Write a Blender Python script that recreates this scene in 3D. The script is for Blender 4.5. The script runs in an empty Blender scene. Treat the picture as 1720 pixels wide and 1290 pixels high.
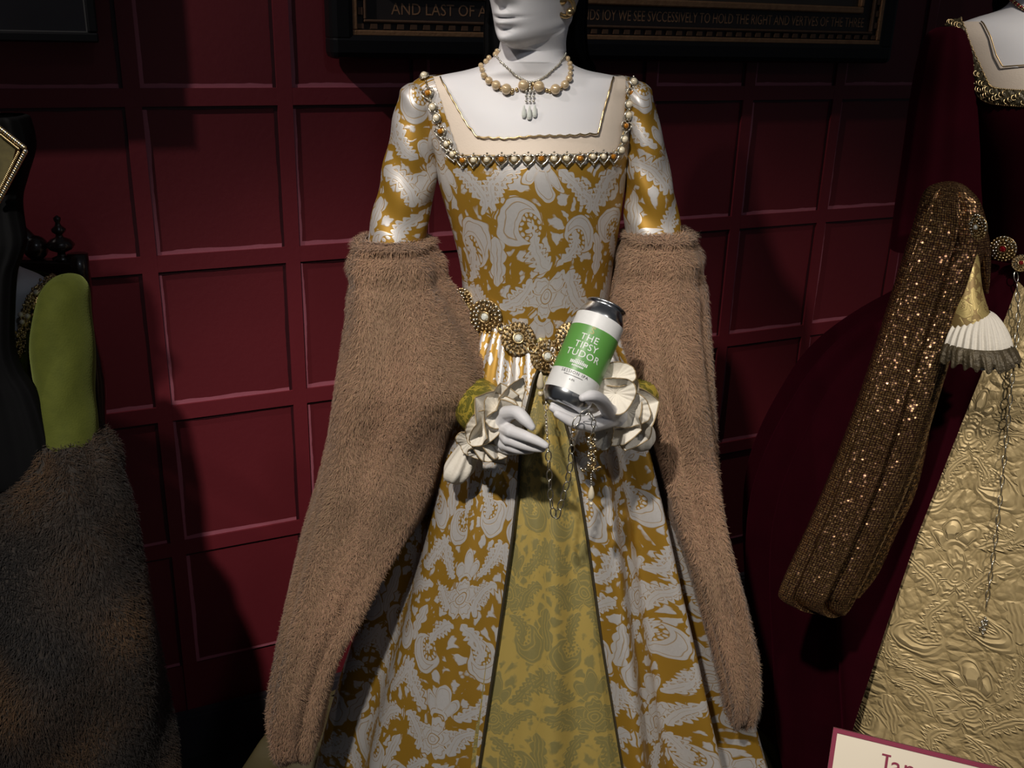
import bpy, bmesh, math, random
import numpy as np
from mathutils import Vector, Matrix
from mathutils.bvhtree import BVHTree

random.seed(7)
rng = np.random.default_rng(7)
SC = bpy.context.scene
COL = SC.collection

# ------------------------------------------------------------------ camera
FPX = 1675.0
CAM = np.array([0.0, 0.0, 1.6])
_D = np.array([-128.0, 4543.0, 1675.0]); _D /= np.linalg.norm(_D)
_z = np.array([0.0, 0.0, 1.0])
_Y = _z - (_z @ _D) * _D; _Y /= np.linalg.norm(_Y)
_Z = -_D
_X = np.cross(_Y, _Z)
MC = np.array([_X, _Y, _Z])                       # camera (right, down, forward) -> world
cam_data = bpy.data.cameras.new('camera')
cam_data.sensor_width = 36.0
cam_data.lens = FPX / 1720.0 * 36.0
cam_data.clip_start = 0.02
cam = bpy.data.objects.new('camera', cam_data)
COL.objects.link(cam)
_r, _u, _b = MC @ np.array([1, 0, 0]), MC @ np.array([0, -1, 0]), MC @ np.array([0, 0, -1])
cam.matrix_world = Matrix(((_r[0], _u[0], _b[0], CAM[0]), (_r[1], _u[1], _b[1], CAM[1]),
                           (_r[2], _u[2], _b[2], CAM[2]), (0, 0, 0, 1)))
SC.camera = cam

# ------------------------------------------------------------------ world, lamps, exposure
world = bpy.data.worlds.new('gallery_ambient'); SC.world = world
world.use_nodes = True
world.node_tree.nodes['Background'].inputs[0].default_value = (0.62, 0.66, 0.75, 1)
world.node_tree.nodes['Background'].inputs[1].default_value = 0.05

def spot(name, loc, target, power, color, size_deg, blend, radius):
    d = bpy.data.lights.new(name, 'SPOT'); d.energy = power; d.color = color
    d.spot_size = math.radians(size_deg); d.spot_blend = blend; d.shadow_soft_size = radius
    o = bpy.data.objects.new(name, d); COL.objects.link(o)
    o.location = loc
    o.rotation_euler = (Vector(target) - Vector(loc)).to_track_quat('-Z', 'Y').to_euler()
    return o

spot('track_spot_key', (-0.60, -0.38, 2.98), (-0.08, 1.30, 0.74), 245, (1.0, 0.93, 0.84), 42, 0.75, 0.045)
spot('track_spot_wall', (-1.62, 0.63, 3.13), (-0.46, 1.95, 1.58), 92, (1.0, 0.90, 0.84), 50, 1.0, 0.03)
spot('track_spot_cool', (0.75, -0.5, 3.0), (0.25, 1.4, 1.0), 16, (0.80, 0.88, 1.0), 50, 0.8, 0.10)
spot('track_spot_side', (1.15, -0.2, 3.0), (0.90, 1.40, 1.04), 120, (1.0, 0.91, 0.80), 42, 0.8, 0.05)

SC.view_settings.view_transform = 'Standard'
SC.view_settings.look = 'None'
SC.view_settings.gamma = 1.0
SC.view_settings.use_curve_mapping = False
SC.view_settings.exposure = 0.0

# ------------------------------------------------------------------ pixel <-> world
def ray(px, py):
    return MC @ np.array([px - 860.0, py - 645.0, FPX])
def at(px, py, Y):
    r = ray(px, py); return CAM + r * (Y / r[1])
def proj(P):
    v = (np.asarray(P) - CAM) @ MC
    return v[..., 0] / v[..., 2] * FPX + 860.0, v[..., 1] / v[..., 2] * FPX + 645.0
def hit(px, py, bvhs, lift=0.0):
    best = None
    d = ray(px, py); d = d / np.linalg.norm(d)
    for b in bvhs:
        h = b.ray_cast(Vector(CAM), Vector(d), 6.0)
        if h[0] is not None and (best is None or h[3] < best[2]):
            best = (h[0], h[1], h[3])
    if best is None:
        return None
    n = best[1]
    if n.dot(Vector(d)) > 0: n = -n
    return best[0] + n * lift, n

# ------------------------------------------------------------------ objects
def tag(o, label, cat, group=None, kind=None):
    if label: o['label'] = label
    if cat: o['category'] = cat
    if group: o['group'] = group
    if kind: o['kind'] = kind
    return o
def thing(name, label, cat, loc=(0, 0, 0), group=None):
    o = bpy.data.objects.new(name, None); COL.objects.link(o)
    o.empty_display_size = 0.05
    o.location = loc
    bpy.context.view_layer.update()
    return tag(o, label, cat, group)
def link(name, me, parent=None, mats=None):
    o = bpy.data.objects.new(name, me); COL.objects.link(o)
    if mats is not None:
        for m in (mats if isinstance(mats, (list, tuple)) else [mats]): me.materials.append(m)
    if parent is not None: set_parent(o, parent)
    return o
def set_parent(o, parent):
    o.parent = parent
    o.matrix_parent_inverse = Matrix.Translation(-parent.location) if parent.parent is None else Matrix.Identity(4)
    return o
def mesh_np(name, V, F, smooth=True, mats=None, parent=None):
    me = bpy.data.meshes.new(name)
    me.from_pydata([tuple(v) for v in np.asarray(V, float)], [], [tuple(int(i) for i in f) for f in F])
    me.validate(); me.update()
    if smooth: me.polygons.foreach_set('use_smooth', [True] * len(me.polygons))
    return link(name, me, parent, mats)

def grid(name, P, mats, parent=None, closed=False, uv=None, keep=None, smooth=True, solid=0.0, mat_index=None):
    """P[nr,ns,3] grid of points, optional UV in metres, optional face keep mask"""
    nr, ns = P.shape[:2]
    idx = np.arange(nr * ns).reshape(nr, ns)
    if closed:
        a = idx[:-1]; b = np.roll(idx, -1, 1)[:-1]; c = np.roll(idx, -1, 1)[1:]; d = idx[1:]
    else:
        a = idx[:-1, :-1]; b = idx[:-1, 1:]; c = idx[1:, 1:]; d = idx[1:, :-1]
    Q = np.stack([a, d, c, b], -1)
    if keep is not None: Q = Q[keep[:Q.shape[0], :Q.shape[1]]]
    Q = Q.reshape(-1, 4)
    me = bpy.data.meshes.new(name)
    n = len(Q)
    me.vertices.add(nr * ns); me.vertices.foreach_set('co', P.reshape(-1).astype(np.float32))
    me.loops.add(4 * n); me.loops.foreach_set('vertex_index', Q.reshape(-1).astype(np.int32))
    me.polygons.add(n)
    me.polygons.foreach_set('loop_start', np.arange(0, 4 * n, 4, dtype=np.int32))
    me.polygons.foreach_set('loop_total', np.full(n, 4, np.int32))
    me.update(calc_edges=True)
    if smooth: me.polygons.foreach_set('use_smooth', np.ones(n, bool))
    if uv is not None:
        U, Vv = uv
        lay = me.uv_layers.new(name='UVMap')
        u = U.reshape(-1)[Q]; v = Vv.reshape(-1)[Q]
        if closed:                                  # seam column
            span = float(U.max() - U.min()) * ns / (ns - 1)
            m = (u.max(1) - u.min(1)) > span * 0.5
            uu = u[m]; uu[uu < (U.min() + span * 0.5)] += span; u[m] = uu
        lay.data.foreach_set('uv', np.stack([u, v], -1).reshape(-1).astype(np.float32))
    me.update()
    o = link(name, me, parent, mats)
    if solid:
        s = o.modifiers.new('thickness', 'SOLIDIFY'); s.thickness = solid; s.offset = 0.0
    return o
def bvh_of(o):
    me = o.data
    return BVHTree.FromPolygons([v.co.copy() for v in me.vertices], [tuple(p.vertices) for p in me.polygons])
def metre_uv(P, closed=False):
    du = np.linalg.norm(np.diff(P, axis=1), axis=2)
    u1 = np.concatenate([[0], np.cumsum(du.mean(0))])
    dv = np.linalg.norm(np.diff(P, axis=0), axis=2)
    v1 = np.concatenate([[0], np.cumsum(dv.mean(1))])
    U = np.tile(u1, (P.shape[0], 1)); V = np.tile(-v1[:, None], (1, P.shape[1]))
    return U, V

def catmull(K, n):
    K = np.asarray(K, float)
    m = len(K)
    t = np.linspace(0, m - 1, n)
    i = np.clip(t.astype(int), 0, m - 2); f = (t - i)[:, None]
    p0 = K[np.clip(i - 1, 0, m - 1)]; p1 = K[i]; p2 = K[i + 1]; p3 = K[np.clip(i + 2, 0, m - 1)]
    return 0.5 * (2 * p1 + (p2 - p0) * f + (2 * p0 - 5 * p1 + 4 * p2 - p3) * f ** 2 + (3 * p1 - p0 - 3 * p2 + p3) * f ** 3)
def loft_rows(rows, n, ns, power=1.0, start=0.0):
    """rows of (py, pxL, pxR, Yc, depth_front, depth_back) -> rings of points in the world"""
    R = catmull(rows, n)
    th = np.linspace(0, 2 * math.pi, ns, endpoint=False) + start
    P = np.zeros((n, ns, 3))
    for k, (py, l, r, Y, df, db) in enumerate(R):
        A = at(l, py, Y); B = at(r, py, Y)
        c = (A + B) / 2; h = (B - A) / 2
        cs, sn = np.cos(th), np.sin(th)
        cs = np.sign(cs) * np.abs(cs) ** power; sn = np.sign(sn) * np.abs(sn) ** power
        P[k] = c + cs[:, None] * h
        P[k, :, 1] += np.where(sn < 0, sn * df, sn * db)   # sn<0 -> towards the viewer
    return P
def tube_P(pts, rad, ns=10):
    pts = np.asarray(pts, float); n = len(pts)
    rad = np.broadcast_to(np.asarray(rad, float), (n,))
    T = np.gradient(pts, axis=0); T /= np.linalg.norm(T, axis=1)[:, None] + 1e-12
    up = np.array([0, 0, 1.0]) if abs(T[0][2]) < 0.9 else np.array([1.0, 0, 0])
    a = np.cross(T[0], up); a /= np.linalg.norm(a)
    P = np.zeros((n, ns, 3)); th = np.linspace(0, 2 * math.pi, ns, endpoint=False)
    for k in range(n):
        a = a - (a @ T[k]) * T[k]; a /= np.linalg.norm(a); b = np.cross(T[k], a)
        P[k] = pts[k] + rad[k] * (np.cos(th)[:, None] * a + np.sin(th)[:, None] * b)
    return P
class MB:
    """collects shapes into one mesh"""
    def __init__(s): s.v = []; s.f = []; s.m = []; s.n = 0
    def add(s, V, F, m=0):
        V = np.asarray(V, float); s.v.append(V); s.f += [tuple(int(i) + s.n for i in f) for f in F]
        s.m += [m] * len(F); s.n += len(V); return s
    def tube(s, pts, rad, ns=8, m=0, caps=True):
        P = tube_P(pts, rad, ns); n = len(P)
        F = [(i * ns + j, i * ns + (j + 1) % ns, (i + 1) * ns + (j + 1) % ns, (i + 1) * ns + j) for i in range(n - 1) for j in range(ns)]
        if caps: F += [tuple(range(ns))[::-1], tuple((n - 1) * ns + j for j in range(ns))]
        return s.add(P.reshape(-1, 3), F, m)
    def capsule(s, pts, rad, ns=12, m=0):
        pts = [np.asarray(p, float) for p in pts]; rad = list(rad)
        Q = []; R = []
        d0 = pts[0] - pts[1]; d0 /= np.linalg.norm(d0)
        d1 = pts[-1] - pts[-2]; d1 /= np.linalg.norm(d1)
        for a in (88, 60, 30): Q.append(pts[0] + d0 * rad[0] * math.sin(math.radians(a))); R.append(rad[0] * math.cos(math.radians(a)))
        dense = catmull(np.column_stack([np.array(pts), rad]), max(8, 5 * len(pts)))
        for q in dense: Q.append(q[:3]); R.append(q[3])
        for a in (30, 60, 88): Q.append(pts[-1] + d1 * rad[-1] * math.sin(math.radians(a))); R.append(rad[-1] * math.cos(math.radians(a)))
        return s.tube(Q, R, ns, m)
    def box(s, c, h, ax=None, m=0):
        ax = np.eye(3) if ax is None else np.asarray(ax, float)
        V = [np.asarray(c, float) + sx * h[0] * ax[0] + sy * h[1] * ax[1] + sz * h[2] * ax[2]
             for sx in (-1, 1) for sy in (-1, 1) for sz in (-1, 1)]
        return s.add(V, [(0, 1, 3, 2), (4, 6, 7, 5), (0, 4, 5, 1), (2, 3, 7, 6), (0, 2, 6, 4), (1, 5, 7, 3)], m)
    def ball(s, c, r, m=0, nu=8, nv=6, sc=(1, 1, 1), ax=None):
        ax = np.eye(3) if ax is None else np.asarray(ax, float)
        V = []; F = []
        for i in range(nv + 1):
            ph = math.pi * i / nv
            for j in range(nu):
                t = 2 * math.pi * j / nu
                l = np.array([math.sin(ph) * math.cos(t) * sc[0], math.sin(ph) * math.sin(t) * sc[1], math.cos(ph) * sc[2]]) * r
                V.append(np.asarray(c, float) + l @ ax)
        for i in range(nv):
            for j in range(nu):
                F.append((i * nu + j, (i + 1) * nu + j, (i + 1) * nu + (j + 1) % nu, i * nu + (j + 1) % nu))
        return s.add(V, F, m)
    def torus(s, c, R, r, ax=None, m=0, nu=14, nv=6, stretch=1.0):
        ax = np.eye(3) if ax is None else np.asarray(ax, float)
        V = []; F = []
        for i in range(nu):
            a = 2 * math.pi * i / nu
            for j in range(nv):
                b = 2 * math.pi * j / nv
                l = np.array([(R + r * math.cos(b)) * math.cos(a), (R + r * math.cos(b)) * math.sin(a), r * math.sin(b)])
                l[1] += R * (stretch - 1) * math.sin(a)
                V.append(np.asarray(c, float) + l @ ax)
        for i in range(nu):
            for j in range(nv):
                F.append((i * nv + j, ((i + 1) % nu) * nv + j, ((i + 1) % nu) * nv + (j + 1) % nv, i * nv + (j + 1) % nv))
        return s.add(V, F, m)
    def lathe(s, prof, ns=32, c=(0, 0, 0), ax=None, m=0):
        ax = np.eye(3) if ax is None else np.asarray(ax, float)
        V = []; F = []
        for (r, z) in prof:
            for j in range(ns):
                t = 2 * math.pi * j / ns
                V.append(np.asarray(c, float) + np.array([r * math.cos(t), r * math.sin(t), z]) @ ax)
        for i in range(len(prof) - 1):
            for j in range(ns):
                F.append((i * ns + j, i * ns + (j + 1) % ns, (i + 1) * ns + (j + 1) % ns, (i + 1) * ns + j))
        return s.add(V, F, m)
    def mesh(s, name, smooth=True, mats=None):
        me = bpy.data.meshes.new(name)
        V = np.concatenate(s.v)
        me.from_pydata([tuple(v) for v in V], [], s.f)
        me.polygons.foreach_set('material_index', s.m)
        if smooth: me.polygons.foreach_set('use_smooth', [True] * len(s.f))
        me.update()
        bm = bmesh.new(); bm.from_mesh(me)
        bmesh.ops.recalc_face_normals(bm, faces=bm.faces); bm.to_mesh(me); bm.free()
        if mats is not None:
            for m in (mats if isinstance(mats, (list, tuple)) else [mats]): me.materials.append(m)
        return me
    def build(s, name, mats, parent=None, smooth=True):
        return link(name, s.mesh(name, smooth, mats), parent)
def frame_of(n, up=(0, 0, 1)):
    """rows: right, up, normal"""
    n = np.asarray(n, float); n = n / np.linalg.norm(n); up = np.asarray(up, float)
    r = np.cross(up, n); r /= np.linalg.norm(r); u = np.cross(n, r)
    return np.array([r, u, n])
def place(me, name, loc, ax, parent, scale=1.0):
    o = bpy.data.objects.new(name, me); COL.objects.link(o)
    m = Matrix.Identity(4)
    for i in range(3):
        for j in range(3): m[i][j] = float(ax[j][i]) * scale
        m[i][3] = float(loc[i])
    if parent is not None:
        set_parent(o, parent)
    o.matrix_basis = m
    return o
def unit(v): v = np.asarray(v, float); return v / np.linalg.norm(v)

# ------------------------------------------------------------------ materials
class E:
    def __init__(s, nt, k): s.nt = nt; s.k = k
    def _m(s, op, *a, clamp=False):
        n = s.nt.nodes.new('ShaderNodeMath'); n.operation = op; n.use_clamp = clamp
        for i, x in enumerate((s,) + a):
            if isinstance(x, E): s.nt.links.new(x.k, n.inputs[i])
            else: n.inputs[i].default_value = float(x)
        return E(s.nt, n.outputs[0])
    def __add__(s, o): return s._m('ADD', o)
    __radd__ = __add__
    def __sub__(s, o): return s._m('SUBTRACT', o)
    def __rsub__(s, o): return (s * -1.0) + o
    def __mul__(s, o): return s._m('MULTIPLY', o)
    __rmul__ = __mul__
    def __truediv__(s, o): return s._m('DIVIDE', o)
    def __pow__(s, o): return s._m('POWER', o)
    def min(s, o): return s._m('MINIMUM', o)
    def max(s, o): return s._m('MAXIMUM', o)
    def abs(s): return s._m('ABSOLUTE')
    def sin(s): return s._m('SINE')
    def cos(s): return s._m('COSINE')
    def sqrt(s): return s._m('SQRT')
    def fract(s): return s._m('FRACT')
    def atan2(s, o): return s._m('ARCTAN2', o)
    def step(s, w):                                  # 0..1 across +-w around zero
        return ((s / (2 * w)) + 0.5)._m('ADD', 0.0, clamp=True)
def hyp(a, b): return ((a * a) + (b * b)).sqrt()

def new_mat(name):
    m = bpy.data.materials.new(name); m.use_nodes = True
    nt = m.node_tree; b = nt.nodes['Principled BSDF']
    return m, nt, b
def noise(nt, vec, scale, detail=3, rough=0.5):
    n = nt.nodes.new('ShaderNodeTexNoise'); n.inputs['Scale'].default_value = scale
    n.inputs['Detail'].default_value = detail; n.inputs['Roughness'].default_value = rough
    if vec is not None: nt.links.new(vec, n.inputs['Vector'])
    return n
def mixc(nt, fac, a, b):
    n = nt.nodes.new('ShaderNodeMix'); n.data_type = 'RGBA'
    if isinstance(fac, E): nt.links.new(fac.k, n.inputs[0])
    elif isinstance(fac, (int, float)): n.inputs[0].default_value = fac
    else: nt.links.new(fac, n.inputs[0])
    for x, i in ((a, 6), (b, 7)):
        if isinstance(x, tuple): n.inputs[i].default_value = (*x, 1)
        else: nt.links.new(x, n.inputs[i])
    return n.outputs[2]
def objco(nt): return nt.nodes.new('ShaderNodeNewGeometry').outputs['Position']
def mat(name, color, rough=0.6, metal=0.0, color2=None, nscale=30, bump=0.0, bscale=200, sheen=0.0, coat=0.0,
        trans=0.0, alpha=1.0, spec=0.5, sheen_tint=None, ior=None, sss=0.0):
    m, nt, b = new_mat(name)
    c2 = color2 if color2 else tuple(c * 0.8 for c in color)
    n = noise(nt, objco(nt), nscale)
    nt.links.new(mixc(nt, n.outputs['Fac'], color, c2), b.inputs['Base Color'])
    b.inputs['Roughness'].default_value = rough; b.inputs['Metallic'].default_value = metal
    b.inputs['Specular IOR Level'].default_value = spec
    b.inputs['Sheen Weight'].default_value = sheen; b.inputs['Coat Weight'].default_value = coat
    if sheen_tint: b.inputs['Sheen Tint'].default_value = (*sheen_tint, 1)
    b.inputs['Transmission Weight'].default_value = trans; b.inputs['Alpha'].default_value = alpha
    if ior: b.inputs['IOR'].default_value = ior
    if sss:
        b.inputs['Subsurface Weight'].default_value = sss; b.inputs['Subsurface Radius'].default_value = (0.01, 0.007, 0.005)
    if bump:
        n2 = noise(nt, objco(nt), bscale, 2)
        bp = nt.nodes.new('ShaderNodeBump'); bp.inputs['Strength'].default_value = bump; bp.inputs['Distance'].default_value = 0.002
        nt.links.new(n2.outputs['Fac'], bp.inputs['Height']); nt.links.new(bp.outputs[0], b.inputs['Normal'])
    return m

def damask_field(nt, scale=1.0, warp=1.0):
    """signed field (metres, positive on the woven motif) of a floral damask over the UV map"""
    uvn = nt.nodes.new('ShaderNodeUVMap'); uvn.uv_map = 'UVMap'
    sep = nt.nodes.new('ShaderNodeSeparateXYZ'); nt.links.new(uvn.outputs[0], sep.inputs[0])
    n1 = noise(nt, uvn.outputs[0], 5.0 / scale, 1); n2 = noise(nt, uvn.outputs[0], 30.0 / scale, 1)
    def chan(n):
        s = nt.nodes.new('ShaderNodeSeparateColor'); nt.links.new(n.outputs['Color'], s.inputs[0])
        return E(nt, s.outputs[0]), E(nt, s.outputs[1])
    a1, b1 = chan(n1); a2, b2 = chan(n2)
    u = E(nt, sep.outputs[0]) / scale + (a1 - 0.5) * (0.09 * warp) + (a2 - 0.5) * 0.017
    v = E(nt, sep.outputs[1]) / scale + (b1 - 0.5) * (0.09 * warp) + (b2 - 0.5) * 0.017
    W, H = 0.185, 0.25
    def cell(ou, ov):
        return ((u / W + ou).fract() - 0.5) * W, ((v / H + ov).fract() - 0.5) * H
    fields = []; carve = []
    # --- lattice A : five-petalled flower, palmette above, two pairs of leaves
    x, y = cell(0.0, 0.0); xm = x.abs()
    yf = y + 0.018
    r = hyp(x, yf); th = x.atan2(yf)
    pet = (th * 2.5).cos().abs()
    f = (pet * 0.012 + 0.026) + (th * 17.5).cos() * 0.0016 - r
    f = f.min((pet * r - 0.0016).max(0.013 - r))
    f = f.min((r - 0.0115).abs() - 0.0013)
    f = f.min((r - 0.0055).abs() - 0.0009)
    fields.append(f)
    y2 = y - 0.016; r2 = hyp(x, y2); t2 = x.atan2(y2)
    lob = (t2 * 4.0).cos().abs()
    f = (t2.cos().max(0.0) * 0.052 + 0.008) * (lob * 0.42 + 0.62) - r2
    f = f.min(((t2 * 4.0).cos().abs() * r2 - 0.0011).max(0.022 - r2))
    f = f.min(r2 - 0.012)
    fields.append(f)
    def leaf(x0, y0, x1, y1, w, bend, freq=22.0, px=xm, py=y):
        L = math.hypot(x1 - x0, y1 - y0); dx, dy = (x1 - x0) / L, (y1 - y0) / L
        t = ((px - x0) * dx + (py - y0) * dy) / L
        d = (py - y0) * dx - (px - x0) * dy
        env = (t * (1.0 - t) * 4.0).max(0.0).sqrt()
        d = d - env * env * bend
        f = env * w * ((t * freq).sin().abs() * 0.45 + 0.68) - d.abs() - 0.0012
        return f.min(d.abs() - 0.0005)
    fields.append(leaf(0.030, -0.048, 0.084, 0.004, 0.017, 0.012))
    fields.append(leaf(0.030, 0.022, 0.070, 0.078, 0.015, -0.012))
    fields.append(leaf(0.006, -0.060, 0.040, -0.118, 0.014, 0.012))
    # --- lattice B : crescent paisleys with a row of beads, tulip bud between
    x, y = cell(0.5, 0.5); xm = x.abs()
    ya = y + x * 0.25
    r1 = hyp(xm - 0.040, ya); r2 = hyp(xm - 0.051, ya - 0.013); t2 = (xm - 0.051).atan2(ya - 0.013)
    f = (0.034 - r1).min(r2 - 0.0205)
    bead = 0.0023 - hyp(((t2 * (13 / (2 * math.pi))).fract() - 0.5) * (2 * math.pi / 13 * 0.0165), r2 - 0.0165)
    fl = 0.0075 + (t2 * 5.0).cos() * 0.0028 - r2
    fields += [f, bead, fl.min(r2 - 0.002)]
    yb = y - 0.045
    env = (1.0 - (yb / 0.040) * (yb / 0.040)).max(0.0).sqrt()
    f = env * ((yb * 160.0).sin().abs() * 0.006 + 0.011) - xm - 0.001
    fields.append(f.min((xm - 0.005 - env * 0.002).abs() - 0.0008))
    fields.append(leaf(0.006, -0.030, 0.045, -0.085, 0.015, -0.014, px=xm, py=y))
    F = fields[0]
    for g in fields[1:]: F = F.max(g)
    F = F + 0.0005
    F = F.min((F - 0.0066).abs() - 0.00042)                   # fine gold contour woven inside the larger shapes
    # --- filler foliage between the motifs
    cmb = nt.nodes.new('ShaderNodeCombineXYZ'); nt.links.new(u.k, cmb.inputs[0]); nt.links.new(v.k, cmb.inputs[1])
    vo = nt.nodes.new('ShaderNodeTexVoronoi'); vo.feature = 'DISTANCE_TO_EDGE'; vo.inputs['Scale'].default_value = 36.0
    nt.links.new(cmb.outputs[0], vo.inputs['Vector'])
    ve = nt.nodes.new('ShaderNodeTexVoronoi'); ve.inputs['Scale'].default_value = 120.0
    nt.links.new(cmb.outputs[0], ve.inputs['Vector'])
    fill = (E(nt, vo.outputs['Distance']) - 0.11 - E(nt, ve.outputs['Distance']) * 0.16) * 0.02
    F = F.max(fill.min(F * -1.0 - 0.0022))
    return F, u, v

def weave_bump(nt, bsdf, field, dist=0.0008, strength=0.35):
    bp = nt.nodes.new('ShaderNodeBump'); bp.inputs['Strength'].default_value = strength; bp.inputs['Distance'].default_value = dist
    nt.links.new(field.k, bp.inputs['Height']); nt.links.new(bp.outputs[0], bsdf.inputs['Normal'])
def brocade(name, ground, motif, scale=1.0, rough=(0.42, 0.36), metal=(0.45, 0.45), soft=0.0006, warp=1.0, mottled=None):
    m, nt, b = new_mat(name)
    F, u, v = damask_field(nt, scale, warp)
    k = F.step(soft)
    n = noise(nt, objco(nt), 14, 3)
    g2 = mottled if mottled else tuple(c * 0.72 for c in ground)
    g = mixc(nt, n.outputs['Fac'], ground, g2)
    n3 = noise(nt, objco(nt), 260, 2)
    mo = mixc(nt, n3.outputs['Fac'], motif, tuple(c * 0.86 for c in motif))
    nt.links.new(mixc(nt, k, g, mo), b.inputs['Base Color'])
    nt.links.new((k * (rough[1] - rough[0]) + rough[0]).k, b.inputs['Roughness'])
    nt.links.new((k * (metal[1] - metal[0]) + metal[0]).k, b.inputs['Metallic'])
    weave_bump(nt, b, k, 0.0006, 0.25)
    return m
def embossed(name, c1, c2, scale=1.2):
    m, nt, b = new_mat(name)
    F, u, v = damask_field(nt, scale, 1.2)
    h = (F * 60.0 + 0.42)._m('ADD', 0.0, clamp=True)
    nt.links.new(mixc(nt, h * 0.85 + 0.1, c2, c1), b.inputs['Base Color'])  # recesses darkened in the base colour, painting in the shade of the relief
    b.inputs['Roughness'].default_value = 0.5; b.inputs['Metallic'].default_value = 0.25
    n = noise(nt, objco(nt), 26, 3)
    weave_bump(nt, b, h + E(nt, n.outputs['Fac']) * 0.5, 0.008, 0.8)
    return m
def sequin(name):
    m, nt, b = new_mat(name)
    uvn = nt.nodes.new('ShaderNodeUVMap'); uvn.uv_map = 'UVMap'
    vo = nt.nodes.new('ShaderNodeTexVoronoi'); vo.inputs['Scale'].default_value = 330.0; vo.inputs['Randomness'].default_value = 0.35
    nt.links.new(uvn.outputs[0], vo.inputs['Vector'])
    sub = nt.nodes.new('ShaderNodeVectorMath'); sub.operation = 'SUBTRACT'; sub.inputs[1].default_value = (0.5, 0.5, 0.5)
    nt.links.new(vo.outputs['Color'], sub.inputs[0])
    sc = nt.nodes.new('ShaderNodeVectorMath'); sc.operation = 'SCALE'; sc.inputs['Scale'].default_value = 0.62
    nt.links.new(sub.outputs[0], sc.inputs[0])
    ge = nt.nodes.new('ShaderNodeNewGeometry')
    ad = nt.nodes.new('ShaderNodeVectorMath'); ad.operation = 'ADD'
    nt.links.new(ge.outputs['Normal'], ad.inputs[0]); nt.links.new(sc.outputs[0], ad.inputs[1])
    no = nt.nodes.new('ShaderNodeVectorMath'); no.operation = 'NORMALIZE'; nt.links.new(ad.outputs[0], no.inputs[0])
    nt.links.new(no.outputs[0], b.inputs['Normal'])
    disc = (0.42 - E(nt, vo.outputs['Distance'])).step(0.06)
    n = noise(nt, objco(nt), 9, 2)
    wave = nt.nodes.new('ShaderNodeTexWave'); wave.inputs['Scale'].default_value = 70; wave.bands_direction = 'Y'
    nt.links.new(uvn.outputs[0], wave.inputs['Vector'])
    base = mixc(nt, n.outputs['Fac'], (0.075, 0.030, 0.022), (0.045, 0.024, 0.015))
    gold = mixc(nt, n.outputs['Fac'], (0.42, 0.22, 0.095), (0.40, 0.27, 0.10))
    nt.links.new(mixc(nt, disc * (E(nt, wave.outputs['Fac']) * 0.6 + 0.4), base, gold), b.inputs['Base Color'])
    b.inputs['Metallic'].default_value = 0.8; b.inputs['Roughness'].default_value = 0.30
    return m
def fur_mat(name, attr='shade', rough=0.75, sheen=0.3):
    m, nt, b = new_mat(name)
    a = nt.nodes.new('ShaderNodeAttribute'); a.attribute_name = attr
    n = noise(nt, objco(nt), 700, 1)
    mx = nt.nodes.new('ShaderNodeMix'); mx.data_type = 'RGBA'; mx.blend_type = 'MULTIPLY'; mx.inputs[0].default_value = 0.35
    nt.links.new(a.outputs['Color'], mx.inputs[6]); nt.links.new(n.outputs['Color'], mx.inputs[7])
    nt.links.new(mx.outputs[2], b.inputs['Base Color'])
    b.inputs['Roughness'].default_value = rough; b.inputs['Sheen Weight'].default_value = sheen
    b.inputs['Specular IOR Level'].default_value = 0.25
    return m

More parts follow.
